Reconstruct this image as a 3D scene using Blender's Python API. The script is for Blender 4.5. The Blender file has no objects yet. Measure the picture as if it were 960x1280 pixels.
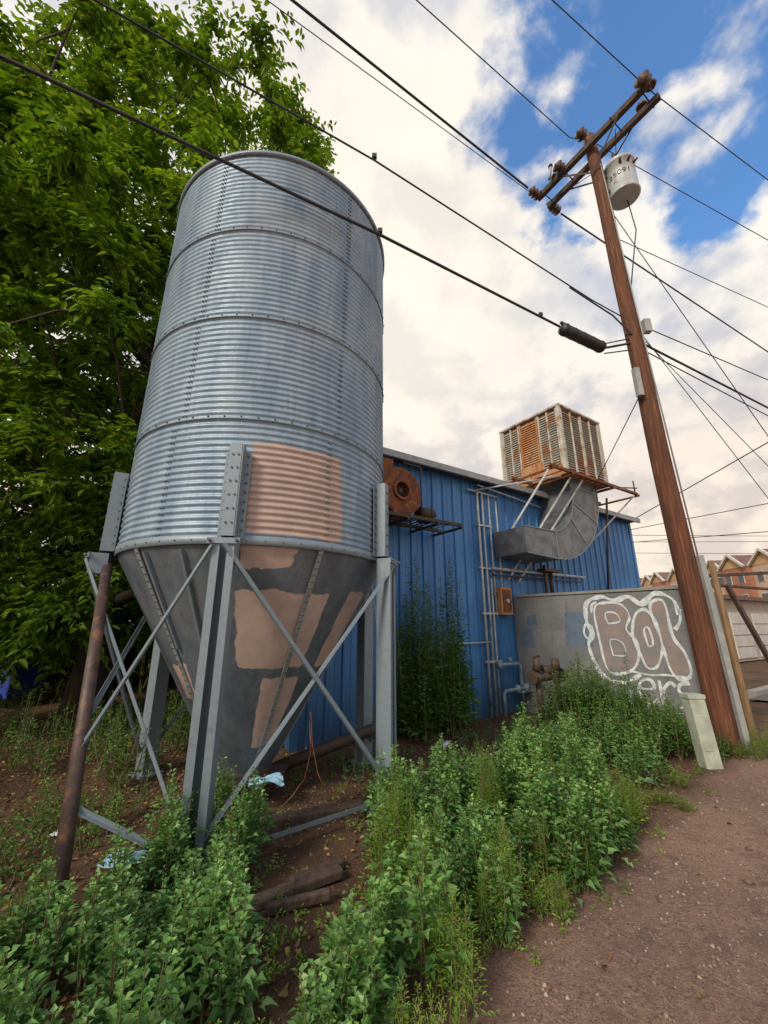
import bpy, math, random
import numpy as np
from mathutils import Vector, Matrix, noise
random.seed(7); rng=np.random.default_rng(11)
scene=bpy.context.scene
R=math.radians
# ------------------------------------------------------------------ frames
EX=Vector((.838,.545,0)).normalized(); EN=Vector((-EX.y,EX.x,0)); P0=Vector((-.033,7.59,0))
def B(s,n,z): return P0+EX*s+EN*n+Vector((0,0,z))
def ground_z(x,y):
    n=-EX.y*(x-P0.x)+EX.x*(y-P0.y)
    t=min(max((n+4.0)/3.6,0),1); t=t*t*(3-2*t)
    z=-.16*t
    if abs(x)<14 and -3<y<16:
        z+=.035*noise.noise(Vector((x*.9,y*.9,0)))+.012*noise.noise(Vector((x*4,y*4,3)))
    return z
# ------------------------------------------------------------------ materials
def new_mat(name):
    m=bpy.data.materials.new(name); m.use_nodes=True
    nt=m.node_tree; nt.nodes.clear()
    return m,nt
def N(nt,t,**k):
    n=nt.nodes.new(t)
    for a,b in k.items(): setattr(n,a,b)
    return n
def setin(nt,sock,v):
    if isinstance(v,bpy.types.NodeSocket): nt.links.new(v,sock)
    elif isinstance(v,(tuple,list)) and len(v)==3 and sock.type=='RGBA': sock.default_value=(*v,1)
    else: sock.default_value=v
def math_(nt,op,a,b=None,c=None,clamp=False):
    n=N(nt,'ShaderNodeMath',operation=op,use_clamp=clamp)
    setin(nt,n.inputs[0],a)
    if b is not None: setin(nt,n.inputs[1],b)
    if c is not None: setin(nt,n.inputs[2],c)
    return n.outputs[0]
def mix(nt,f,a,b,blend='MIX'):
    n=N(nt,'ShaderNodeMix',data_type='RGBA',blend_type=blend)
    setin(nt,n.inputs[0],f); setin(nt,n.inputs[6],a); setin(nt,n.inputs[7],b)
    return n.outputs[2]
def smooth(nt,v,a,b,lo=0.,hi=1.):
    n=N(nt,'ShaderNodeMapRange',interpolation_type='SMOOTHSTEP')
    setin(nt,n.inputs[0],v)
    for i,q in enumerate((a,b,lo,hi)): n.inputs[i+1].default_value=q
    return n.outputs[0]
def tex(nt,vec,scale,detail=4,rough=.55,dist=0.):
    n=N(nt,'ShaderNodeTexNoise'); n.inputs['Scale'].default_value=scale; n.inputs['Detail'].default_value=detail
    n.inputs['Roughness'].default_value=rough; n.inputs['Distortion'].default_value=dist
    nt.links.new(vec,n.inputs['Vector']); return n.outputs['Fac']
def objco(nt,sc=None):
    c=N(nt,'ShaderNodeTexCoord').outputs['Object']
    if sc:
        m=N(nt,'ShaderNodeMapping'); m.inputs['Scale'].default_value=sc; nt.links.new(c,m.inputs[0]); return m.outputs[0]
    return c
def finish(nt,col,rough=.6,metal=0.,bump=None,bstr=.3,bdist=.01,spec=.5):
    b=N(nt,'ShaderNodeBsdfPrincipled'); o=N(nt,'ShaderNodeOutputMaterial')
    setin(nt,b.inputs['Base Color'],col); setin(nt,b.inputs['Roughness'],rough); setin(nt,b.inputs['Metallic'],metal)
    b.inputs['Specular IOR Level'].default_value=spec
    if bump is not None:
        bp=N(nt,'ShaderNodeBump'); bp.inputs['Strength'].default_value=bstr; bp.inputs['Distance'].default_value=bdist
        nt.links.new(bump,bp.inputs['Height']); nt.links.new(bp.outputs[0],b.inputs['Normal'])
    nt.links.new(b.outputs[0],o.inputs[0]); return b
def simple(name,c1,c2=None,scale=8,rough=.6,metal=0.,bstr=.2,sc=None,c3=None,s3=3.,lo=.35,hi=.65,t3=(.55,.68)):
    m,nt=new_mat(name); v=objco(nt,sc)
    if c2 is None: c2=tuple(x*.7 for x in c1)
    n1=tex(nt,v,scale,5,.6)
    col=mix(nt,smooth(nt,n1,lo,hi),c1,c2)
    if c3: col=mix(nt,smooth(nt,tex(nt,v,s3,5,.65),t3[0],t3[1]),col,c3)
    n2=tex(nt,v,scale*6,3)
    finish(nt,col,rough,metal,n2,bstr,.01)
    return m
M={}
M['galv']=simple('galvanised_steel',(.235,.29,.345),(.195,.245,.295),22,.5,.3,.1,c3=(.12,.125,.13),s3=5,t3=(.6,.85),lo=.25,hi=.75)
M['galv_dark']=simple('weathered_duct_steel',(.20,.215,.235),(.11,.125,.14),4,.5,.35,.1,c3=(.2,.13,.09),s3=3,t3=(.55,.75))
M['boltsteel']=simple('bolt_steel',(.13,.15,.17),(.08,.09,.1),9,.5,.3,.1)
M['rust']=simple('rusty_iron',(.26,.09,.035),(.12,.05,.03),6,.85,.1,.5,c3=(.4,.2,.1),s3=5)
M['rustlt']=simple('rust_streaked_paint',(.44,.17,.05),(.52,.31,.18),3.5,.8,0,.3,sc=(1,1,.5),c3=(.24,.08,.03),s3=7)
M['louvre']=simple('old_white_louvre_paint',(.58,.57,.53),(.44,.42,.37),5,.7,0,.2,c3=(.36,.19,.10),s3=3.2,t3=(.5,.64))
M['pad']=simple('grey_cooler_pad',(.40,.38,.33),(.27,.25,.21),11,.9,0,.4,c3=(.36,.17,.08),s3=2.4,t3=(.5,.62))
M['darkiron']=simple('dark_iron',(.05,.045,.04),(.1,.06,.04),7,.7,.2,.3)
M['brownpipe']=simple('brown_pipe_paint',(.10,.06,.05),(.05,.035,.035),8,.55,.1,.2,c3=(.2,.09,.05),s3=9)
M['whitepipe']=simple('white_pipe_paint',(.55,.58,.58),(.38,.41,.43),6,.5,0,.1,c3=(.3,.17,.1),s3=8,t3=(.58,.66))
M['gaspipe']=simple('pale_blue_pipe_paint',(.26,.36,.42),(.16,.24,.3),8,.5,0,.1)
M['wood_pole']=simple('creosoted_pole_wood',(.165,.058,.026),(.07,.03,.018),5,.8,0,.8,sc=(7,7,.35),c3=(.25,.11,.055),s3=4)
M['wood_dark']=simple('weathered_dark_wood',(.055,.035,.03),(.1,.07,.055),5,.85,0,.6,sc=(4,4,1))
M['wood_tan']=simple('tan_post_wood',(.3,.19,.1),(.18,.11,.06),6,.8,0,.5,sc=(6,6,.6))
M['porcelain']=simple('brown_insulator_glaze',(.13,.07,.05),(.07,.04,.03),6,.3)
M['xfmr']=simple('transformer_paint',(.5,.53,.55),(.42,.45,.47),5,.4,.1,.05,c3=(.3,.24,.2),s3=4,t3=(.62,.75))
M['black']=simple('black_cable_jacket',(.018,.018,.02),(.03,.03,.033),10,.5)
M['concrete']=simple('pale_marker_plastic',(.46,.50,.42),(.33,.37,.31),6,.7,0,.2,c3=(.2,.19,.14),s3=5,t3=(.58,.75))
M['greybox']=simple('grey_utility_box',(.35,.37,.38),(.28,.3,.3),6,.5,.1)
M['paintwhite']=simple('graffiti_white_paint',(.74,.79,.84),(.50,.55,.61),11,.6,0,.1)
M['paintbrown']=simple('graffiti_fill_paint',(.33,.245,.225),(.25,.215,.215),6,.7,0,.1,c3=(.22,.22,.235),s3=3.5,t3=(.45,.62))
M['paintblue']=simple('blue_overpaint',(.10,.15,.22),(.14,.19,.26),5,.7,0,.1)
M['ink']=simple('dark_lettering_paint',(.04,.04,.045),(.08,.08,.08),8,.6)
M['paperblue']=simple('blue_litter_paper',(.22,.47,.68),(.42,.60,.70),7,.6,0,.1)
M['stem']=simple('green_stem',(.13,.18,.06),(.16,.1,.06),6,.7)
M['bark']=simple('tree_bark',(.075,.055,.04),(.04,.03,.025),5,.9,0,.9,sc=(3,3,.7))
M['trim']=simple('eave_trim',(.34,.37,.4),(.26,.28,.3),6,.5,.2)
M['roofing']=simple('metal_roofing',(.3,.32,.34),(.22,.24,.25),3,.5,.4)
M['stucco']=simple('yellow_stucco',(.52,.35,.19),(.45,.30,.16),1,.9)
M['stucco2']=simple('red_brown_stucco',(.40,.18,.12),(.34,.15,.10),1,.9)
M['stucco3']=simple('tan_stucco',(.54,.40,.30),(.46,.35,.27),1,.9)
M['townroof']=simple('townhouse_roof',(.2,.115,.09),(.15,.09,.075),2,.9)
M['glass']=simple('window_glass',(.05,.07,.09),(.07,.09,.11),1,.1)
M['white']=simple('white_trim_paint',(.6,.58,.54),(.5,.48,.45),2,.6)
M['garage']=simple('garage_wall_paint',(.46,.38,.33),(.39,.33,.29),2,.8)
M['bluetarp']=simple('blue_bin_plastic',(.02,.06,.4),(.02,.04,.25),3,.5)
def m_bluewall():
    m,nt=new_mat('blue_metal_siding'); v=objco(nt); vs=objco(nt,(3,3,.25))
    c=mix(nt,smooth(nt,tex(nt,vs,1.2,5),.3,.7),(.036,.165,.43),(.07,.24,.53))
    c=mix(nt,smooth(nt,tex(nt,vs,5,6,.7),.52,.75,0,.6),c,(.028,.10,.23))
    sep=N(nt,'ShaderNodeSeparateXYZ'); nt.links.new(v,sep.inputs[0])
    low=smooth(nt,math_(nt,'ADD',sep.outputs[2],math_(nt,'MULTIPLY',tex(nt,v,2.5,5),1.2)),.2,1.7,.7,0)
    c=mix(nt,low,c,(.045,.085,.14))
    sp=smooth(nt,tex(nt,v,5,7,.75),.61,.7,0,.6)
    c=mix(nt,sp,c,(.2,.16,.13))
    finish(nt,c,.42,.1,tex(nt,v,2,3),.2,.02); return m
M['blue']=m_bluewall()
def m_silo(patches,name,ca,cb,cs,cl,metal):
    m,nt=new_mat(name); v=objco(nt)
    sep=N(nt,'ShaderNodeSeparateXYZ'); nt.links.new(v,sep.inputs[0]); x,y,z=sep.outputs
    ang=math_(nt,'ARCTAN2',y,x)
    vo=N(nt,'ShaderNodeTexVoronoi'); vo.inputs['Scale'].default_value=38; nt.links.new(v,vo.inputs['Vector'])
    c=mix(nt,vo.outputs['Color'],ca,cb)
    c=mix(nt,smooth(nt,tex(nt,objco(nt,(2.2,2.2,.35)),2,5,.6),.35,.7,0,.85),c,cs)
    c=mix(nt,smooth(nt,tex(nt,v,1.1,4),.5,.75,0,.5),c,cl)
    c=mix(nt,smooth(nt,tex(nt,objco(nt,(7,7,.5)),2.2,6,.7),.52,.8,0,.65),c,tuple(q*.5 for q in cs))
    wob=math_(nt,'MULTIPLY',math_(nt,'SUBTRACT',tex(nt,v,5,5,.6),.5),.12)
    tot=None
    for (a0,a1,z0,z1) in patches:
        ac=(a0+a1)/2; ah=(a1-a0)/2; zc=(z0+z1)/2; zh=(z1-z0)/2
        da=math_(nt,'SUBTRACT',math_(nt,'MULTIPLY',math_(nt,'ABSOLUTE',math_(nt,'SUBTRACT',ang,R(ac))),1.2),R(ah)*1.2)
        dz=math_(nt,'SUBTRACT',math_(nt,'ABSOLUTE',math_(nt,'SUBTRACT',z,zc)),zh)
        d=math_(nt,'SMOOTH_MAX',da,dz,.06)
        d=math_(nt,'ADD',d,wob)
        k=smooth(nt,d,-.006,.006,1,0)
        tot=k if tot is None else math_(nt,'MAXIMUM',tot,k)
    pc=mix(nt,smooth(nt,tex(nt,v,6,6),.35,.7),(.46,.34,.295),(.38,.285,.255))
    pc=mix(nt,smooth(nt,tex(nt,objco(nt,(7,7,.6)),3,6,.7),.55,.75,0,.4),pc,(.3,.25,.23))
    c=mix(nt,math_(nt,'MULTIPLY',tot,.96),c,pc)
    met=math_(nt,'MULTIPLY',math_(nt,'SUBTRACT',1.,tot),metal)
    rg=smooth(nt,tex(nt,v,9,4),.3,.7,.42,.62)
    finish(nt,c,rg,met,tex(nt,v,60,3),.05,.004,.4); return m
M['silo']=m_silo([(-79,-43,2.5,3.42)],'corrugated_silo_steel',(.26,.355,.46),(.35,.445,.55),(.18,.27,.375),(.41,.46,.50),.3)
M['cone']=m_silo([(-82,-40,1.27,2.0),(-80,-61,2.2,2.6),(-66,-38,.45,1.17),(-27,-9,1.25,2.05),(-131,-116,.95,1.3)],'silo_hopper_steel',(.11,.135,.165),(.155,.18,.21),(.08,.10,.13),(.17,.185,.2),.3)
def m_masonry():
    m,nt=new_mat('grey_painted_block'); v=objco(nt)
    c=mix(nt,smooth(nt,tex(nt,v,1.6,6,.65),.35,.65),(.165,.18,.20),(.235,.24,.25))
    c=mix(nt,smooth(nt,tex(nt,objco(nt,(3,3,.4)),3,6),.55,.75,0,.6),c,(.11,.11,.115))
    br=N(nt,'ShaderNodeTexBrick'); 
    br.inputs['Scale'].default_value=1.0; br.inputs['Mortar Size'].default_value=.008; br.inputs['Brick Width'].default_value=.41; br.inputs['Row Height'].default_value=.2
    uv=N(nt,'ShaderNodeTexCoord'); nt.links.new(uv.outputs['UV'],br.inputs['Vector'])
    h=math_(nt,'SUBTRACT',math_(nt,'MULTIPLY',tex(nt,v,30,4),.3),math_(nt,'MULTIPLY',br.outputs['Fac'],.4))
    c=mix(nt,math_(nt,'MULTIPLY',br.outputs['Fac'],.15),c,(.11,.105,.1))
    finish(nt,c,.85,0,h,.5,.01); return m
M['masonry']=m_masonry()
def m_ground():
    m,nt=new_mat('dirt_ground'); v=objco(nt)
    sep=N(nt,'ShaderNodeSeparateXYZ'); nt.links.new(v,sep.inputs[0]); x,y,z=sep.outputs
    line=math_(nt,'SUBTRACT',math_(nt,'ADD',math_(nt,'MULTIPLY',x,.82),2.1),y)
    line=math_(nt,'ADD',line,math_(nt,'MULTIPLY',math_(nt,'SUBTRACT',tex(nt,v,1.6,5),.5),.9))
    road=smooth(nt,line,-.3,.25)
    dirt=mix(nt,smooth(nt,tex(nt,v,1.5,7,.7),.35,.68),(.19,.112,.07),(.09,.055,.038))
    dirt=mix(nt,smooth(nt,tex(nt,v,14,7,.75),.52,.68,0,.65),dirt,(.30,.19,.125))
    dirt=mix(nt,smooth(nt,tex(nt,v,45,5,.75),.54,.66,0,.7),dirt,(.07,.045,.035))
    rd=mix(nt,smooth(nt,tex(nt,v,.9,6,.6),.35,.65),(.46,.285,.205),(.34,.215,.17))
    rd=mix(nt,smooth(nt,tex(nt,v,22,7,.8),.48,.66,0,.8),rd,(.58,.41,.32))
    rd=mix(nt,smooth(nt,tex(nt,v,75,5,.8),.49,.62,0,.9),rd,(.16,.10,.085))
    rd=mix(nt,smooth(nt,tex(nt,v,3.5,6,.75),.52,.64,0,.65),rd,(.22,.145,.12))
    rd=mix(nt,smooth(nt,tex(nt,v,9,6,.75),.56,.66,0,.55),rd,(.19,.125,.105))
    vo=N(nt,'ShaderNodeTexVoronoi'); vo.inputs['Scale'].default_value=55; nt.links.new(v,vo.inputs['Vector'])
    st=smooth(nt,vo.outputs['Distance'],.12,.3,1,0)
    rd=mix(nt,math_(nt,'MULTIPLY',st,.4),rd,vo.outputs['Color'],'SOFT_LIGHT')
    c=mix(nt,road,dirt,rd)
    h=math_(nt,'ADD',tex(nt,v,35,7,.75),math_(nt,'ADD',math_(nt,'MULTIPLY',st,.25),tex(nt,v,6,5,.6)))
    finish(nt,c,.95,0,h,1.,.045,.2); return m
M['ground']=m_ground()
M['asphalt']=simple('asphalt',(.13,.12,.115),(.10,.095,.09),3,.9,0,.4)
M['kerb']=simple('kerb_concrete',(.3,.29,.27),(.25,.24,.22),4,.9)
def m_leaf(name,cols,trans=.3,rough=.5,nscale=.8,ztip=None):
    m,nt=new_mat(name); v=objco(nt)
    g=N(nt,'ShaderNodeNewGeometry'); r=g.outputs['Random Per Island']
    ra=N(nt,'ShaderNodeValToRGB'); nt.links.new(r,ra.inputs[0]); cr=ra.color_ramp
    while len(cr.elements)<len(cols): cr.elements.new(.5)
    for i,cc in enumerate(cols): cr.elements[i].position=i/(len(cols)-1); cr.elements[i].color=(*cc,1)
    c=mix(nt,smooth(nt,tex(nt,v,nscale,2),.4,.62,0,.65),ra.outputs[0],mix(nt,1.,ra.outputs[0],(.5,.58,.5),'MULTIPLY'))
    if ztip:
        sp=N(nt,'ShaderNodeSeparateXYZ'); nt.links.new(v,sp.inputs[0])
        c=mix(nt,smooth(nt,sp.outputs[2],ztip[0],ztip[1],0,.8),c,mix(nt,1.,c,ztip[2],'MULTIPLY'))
    p=N(nt,'ShaderNodeBsdfPrincipled'); nt.links.new(c,p.inputs['Base Color']); p.inputs['Roughness'].default_value=rough
    p.inputs['Specular IOR Level'].default_value=.3
    o=N(nt,'ShaderNodeOutputMaterial')
    if trans<=0: nt.links.new(p.outputs[0],o.inputs[0]); return m
    t=N(nt,'ShaderNodeBsdfTranslucent'); nt.links.new(mix(nt,1.,c,(1.5,1.4,.5),'MULTIPLY'),t.inputs[0])
    ms=N(nt,'ShaderNodeMixShader'); ms.inputs[0].default_value=trans
    nt.links.new(p.outputs[0],ms.inputs[1]); nt.links.new(t.outputs[0],ms.inputs[2])
    nt.links.new(ms.outputs[0],o.inputs[0]); return m
M['treeleaf']=m_leaf('tree_leaves',[(.06,.14,.015),(.15,.28,.02),(.25,.40,.03),(.08,.18,.02),(.38,.50,.05)],.38,.45,.4)
M['treeleaf2']=m_leaf('background_tree_leaves',[(.03,.075,.012),(.06,.13,.015),(.045,.10,.01)],0,.5,.4)
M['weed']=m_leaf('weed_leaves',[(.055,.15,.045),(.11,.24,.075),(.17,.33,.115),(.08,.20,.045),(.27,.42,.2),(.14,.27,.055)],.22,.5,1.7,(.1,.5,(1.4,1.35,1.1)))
M['weed2']=m_leaf('fine_weed_leaves',[(.16,.30,.04),(.24,.40,.05),(.33,.48,.09)],.3,.5,1.)
M['shrub']=m_leaf('shrub_leaves',[(.06,.14,.03),(.10,.22,.045),(.17,.32,.06),(.07,.18,.045),(.22,.34,.09)],.25,.5,1.)
M['litter']=m_leaf('dry_leaves',[(.22,.12,.04),(.36,.22,.07),(.13,.075,.035),(.42,.29,.12),(.26,.11,.04)],0,.7,2.)
M['pebble']=m_leaf('pebbles',[(.33,.22,.17),(.18,.12,.10),(.48,.40,.34),(.25,.15,.11)],0,.8,2.)
# ------------------------------------------------------------------ mesh builder
class MB:
    def __init__(s): s.v=[];s.f=[];s.m=[];s.sm=[]
    def add(s,vs,fs,mi=0,sm=False):
        o=len(s.v); s.v+= [tuple(v) for v in vs]
        for f in fs: s.f.append(tuple(i+o for i in f)); s.m.append(mi); s.sm.append(sm)
    def box8(s,c,mi=0):
        s.add(c,[(0,3,2,1),(4,5,6,7),(0,1,5,4),(1,2,6,5),(2,3,7,6),(3,0,4,7)],mi)
    def box(s,c,h,ax=None,mi=0):
        c=Vector(c); X,Y,Z=ax if ax else (Vector((1,0,0)),Vector((0,1,0)),Vector((0,0,1)))
        pts=[c+X*a*h[0]+Y*b*h[1]+Z*d*h[2] for d in(-1,1) for a,b in((-1,-1),(1,-1),(1,1),(-1,1))]
        s.box8(pts,mi)
    def bbox(s,s0,s1,n0,n1,z0,z1,mi=0):
        s.box(B((s0+s1)/2,(n0+n1)/2,(z0+z1)/2),((s1-s0)/2,(n1-n0)/2,(z1-z0)/2),(EX,EN,Vector((0,0,1))),mi)
    def beam(s,p0,p1,w,h,up=(0,0,1),mi=0):
        p0=Vector(p0);p1=Vector(p1);d=(p1-p0);L=d.length;d.normalize();up=Vector(up)
        if abs(d.dot(up))>.98: up=Vector((1,0,0))
        sd=d.cross(up).normalized(); u=sd.cross(d)
        s.box((p0+p1)/2,(L/2,w/2,h/2),(d,sd,u),mi)
    def angle(s,p0,p1,w,t,up=(0,0,1),mi=0):
        p0=Vector(p0);p1=Vector(p1);d=(p1-p0).normalized();up=Vector(up)
        if abs(d.dot(up))>.98: up=Vector((1,0,0))
        sd=d.cross(up).normalized(); u=sd.cross(d)
        s.beam(p0,p1,w,t,up,mi)
        o=sd*(w/2-t/2)+u*(w/2+.001); s.beam(p0+o,p1+o,t,w-t,up,mi)
    def ptube(s,pts,rad,n=8,mi=0,cap=True):
        pts=[Vector(p) for p in pts]; k=len(pts)
        if not hasattr(rad,'__len__'): rad=[rad]*k
        vs=[];a=None
        for i,p in enumerate(pts):
            d=(pts[min(i+1,k-1)]-pts[max(i-1,0)]).normalized()
            if a is None: a=d.orthogonal().normalized()
            a=(a-d*a.dot(d)).normalized(); b=d.cross(a)
            for j in range(n):
                t=2*math.pi*j/n; vs.append(p+(a*math.cos(t)+b*math.sin(t))*rad[i])
        fs=[(i*n+j,i*n+(j+1)%n,(i+1)*n+(j+1)%n,(i+1)*n+j) for i in range(k-1) for j in range(n)]
        s.add(vs,fs,mi,True)
        if cap:
            o=len(s.v)-len(vs)
            s.f.append(tuple(o+j for j in range(n))[::-1]); s.m.append(mi); s.sm.append(False)
            s.f.append(tuple(o+(k-1)*n+j for j in range(n))); s.m.append(mi); s.sm.append(False)
    def tube(s,p0,p1,r,r1=None,n=10,mi=0): s.ptube([p0,p1],[r,r if r1 is None else r1],n,mi)
    def build(s,name,mats,parent=None,origin=None,bevel=0):
        me=bpy.data.meshes.new(name); o=bpy.data.objects.new(name,me); scene.collection.objects.link(o)
        vs=s.v
        me.from_pydata(vs,[],s.f)
        for k in mats: me.materials.append(M[k])
        me.polygons.foreach_set('material_index',s.m); me.polygons.foreach_set('use_smooth',s.sm); me.update()
        if bevel:
            b=o.modifiers.new('b','BEVEL'); b.width=bevel; b.segments=2; b.limit_method='ANGLE'
        if parent: o.parent=parent
        return o
def empty(name,loc=(0,0,0)):
    e=bpy.data.objects.new(name,None); scene.collection.objects.link(e); return e
def np_mesh(name,verts,faces_flat,nper,mat,parent=None,smooth_=False):
    me=bpy.data.meshes.new(name); nv=len(verts); nf=len(faces_flat)//nper
    me.vertices.add(nv); me.vertices.foreach_set('co',verts.astype(np.float32).ravel())
    me.loops.add(len(faces_flat)); me.loops.foreach_set('vertex_index',faces_flat.astype(np.int32))
    me.polygons.add(nf); me.polygons.foreach_set('loop_start',np.arange(0,nf*nper,nper,dtype=np.int32))
    try: me.polygons.foreach_set('loop_total',np.full(nf,nper,dtype=np.int32))
    except Exception: pass
    if smooth_: me.polygons.foreach_set('use_smooth',np.ones(nf,dtype=bool))
    me.update(calc_edges=True); me.validate()
    o=bpy.data.objects.new(name,me); scene.collection.objects.link(o); me.materials.append(M[mat])
    if parent: o.parent=parent
    return o
def nrm(a): return a/np.maximum(np.linalg.norm(a,axis=1,keepdims=True),1e-6)
def leaf_mesh(name,P,D,Nn,L,W,mat,parent=None,fold=.25,droop=.2,t1=.33,w1=.5,t2=.68,w2=.36):
    P=np.asarray(P);D=nrm(np.asarray(D));Nn=np.asarray(Nn);L=np.asarray(L)[:,None];W=np.asarray(W)[:,None]
    S=nrm(np.cross(D,Nn)); U=np.cross(S,D); dz=np.array([[0,0,-1.]])
    a=P; b=P+D*L*t1-S*W*w1+U*W*fold; c=P+D*L*t2-S*W*w2+U*W*fold*.8+dz*L*droop*.3
    d=P+D*L+dz*L*droop; e=P+D*L*t2+S*W*w2+U*W*fold*.8+dz*L*droop*.3; f=P+D*L*t1+S*W*w1+U*W*fold
    V=np.stack([a,b,c,d,e,f],1).reshape(-1,3); n=len(P); o=np.arange(n)[:,None]*6
    F=np.concatenate([o+np.array([[0,1,2,3]]),o+np.array([[0,3,4,5]])],1).ravel()
    return np_mesh(name,V,F,4,mat,parent)
# ------------------------------------------------------------------ ground
def axis_coords(lo,hi,step,far,n):
    a=list(np.arange(lo,hi,step)); g=[]; d=step; x=hi
    for i in range(n):
        d*=1.22; x+=d; g.append(x)
        if x>far: break
    h=[]; d=step; x=lo
    for i in range(n):
        d*=1.22; x-=d; h.append(x)
        if x<-far: break
    return h[::-1]+a+g
xs=axis_coords(-6,8,.06,900,60); ys=axis_coords(.8,10,.06,900,60)
V=[(x,y,ground_z(x,y)) for y in ys for x in xs]; nx=len(xs); ny=len(ys)
gi=np.arange(nx*ny).reshape(ny,nx)
F=np.stack([gi[:-1,:-1],gi[:-1,1:],gi[1:,1:],gi[1:,:-1]],-1).reshape(-1)
np_mesh('ground',np.array(V),F,4,'ground',smooth_=True)
mb=MB(); 
def bquad(mb,s0,s1,n0,n1,z,mi=0):
    mb.add([B(s0,n0,z),B(s1,n0,z),B(s1,n1,z),B(s0,n1,z)],[(0,1,2,3)],mi)
bquad(mb,8.5,140,-9.5,-2.6,.02); mb.build('asphalt_road',['asphalt'])
mb=MB(); mb.bbox(9,140,-2.6,-2.4,-.2,.13); mb.bbox(9,140,-9.7,-9.5,-.2,.13); mb.build('kerb',['kerb'])
# ------------------------------------------------------------------ silo
C=Vector((-1.576,5.06,0)); RS=1.55; ZJ=2.44; ZT=7.30; ring=(ZT-ZJ)/4
silo=empty('feed_silo')
def revolve(prof,nseg,mi=0,name='x',mats=('silo',),smooth_=True):
    m=MB(); vs=[];k=len(prof)
    for j in range(nseg):
        t=2*math.pi*j/nseg; ct,st=math.cos(t),math.sin(t)
        for r,z in prof: vs.append((r*ct,r*st,z))
    fs=[]
    for j in range(nseg):
        j2=(j+1)%nseg
        for i in range(k-1): fs.append((j*k+i,j2*k+i,j2*k+i+1,j*k+i+1))
    m.add(vs,fs,mi,smooth_); o=m.build(name,list(mats),silo); o.location=C; return o
prof=[]; per=18; sub=8; tot=4*per*sub
for i in range(tot+1):
    z=ZJ+(ZT-ZJ)*i/tot; rg=min(int(i/(per*sub)),3)
    r=RS+.0085*math.cos(2*math.pi*i/sub)+.006*(1-(i/(per*sub)-rg))
    prof.append((r,z))
revolve(prof,112,name='corrugated_wall')
revolve([(RS+.012,ZT-.02),(RS+.035,ZT-.01),(RS+.035,ZT+.03),(RS-.02,ZT+.05)],96,name='top_rim',mats=('galv',))
revolve([(RS+.02,ZT+.04),(.35,ZT+.5),(.3,ZT+.62),(0.01,ZT+.68)],48,name='roof',mats=('galv',))
revolve([(RS+.012,ZJ-.05),(RS+.022,ZJ-.045),(RS+.022,ZJ+.035),(RS+.01,ZJ+.04)],96,name='junction_band',mats=('galv',))
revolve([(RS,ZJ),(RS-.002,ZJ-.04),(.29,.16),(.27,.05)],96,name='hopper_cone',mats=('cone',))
bm=MB()
def bolt(p,nv,r=.011,h=.012):
    p=Vector(p); nv=Vector(nv); bm.tube(p-nv*.01,p+nv*h,r,r*.8,6)
def cyl(a,z,r): return Vector((C.x+r*math.cos(R(a)),C.y+r*math.sin(R(a)),z))
for k in range(0,5):
    z=ZJ+ring*k+(.0 if k else -.01)
    for a in range(0,360,6):
        nv=(math.cos(R(a)),math.sin(R(a)),0); bolt(cyl(a,min(z,ZT-.03)+(0.02 if 0<k<4 else 0),RS+.018),nv,.009)
for k in range(4):
    base={3:-104,2:-45,1:-106,0:-50}[k]
    for q in range(0,360,60):
        a=base+q
        for i in range(17):
            z=ZJ+ring*k+.05+i*(ring-.08)/17
            for da in (-.6,.6): bolt(cyl(a+da,z,RS+.009),(math.cos(R(a)),math.sin(R(a)),0),.007,.012)
for k in range(1,4):
    z=ZJ+ring*k
    revolve([(RS+.010,z-.010),(RS+.019,z-.008),(RS+.019,z+.008),(RS+.010,z+.012)],96,name='ring_joint_%d'%k,mats=('galv',))
def coneP(a,t,off=0):
    z=ZJ-.05+(.18-ZJ+.05)*t; r=RS+(.29-RS)*t+off; return cyl(a,z,r)
cs=MB()
for a in (-52,8,68,128,188,240):
    d=(coneP(a,1)-coneP(a,0)).normalized(); rad=Vector((math.cos(R(a)),math.sin(R(a)),0)); nv=(rad+Vector((0,0,-.5))).normalized(); nv=(nv-d*nv.dot(d)).normalized()
    p0=coneP(a,0)+nv*.012; p1=coneP(a,.97)+nv*.012
    cs.beam(p0,p1,.05,.012,nv,0)
    for i in range(34):
        q=p0.lerp(p1,(i+.5)/34); sd=d.cross(nv)
        for e in (-.012,.012):
            bm.tube(q+sd*e,q+sd*e+nv*.014,.0075,.006,6)
cs.build('cone_seams',['trim'],silo)
bm.build('bolts',['boltsteel'],silo)
lg=MB()
LEGS={'right':-19,'front':-83,'left':-147,'rear1':153,'rear2':98,'rear3':40}
feet={};tops={}
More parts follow.
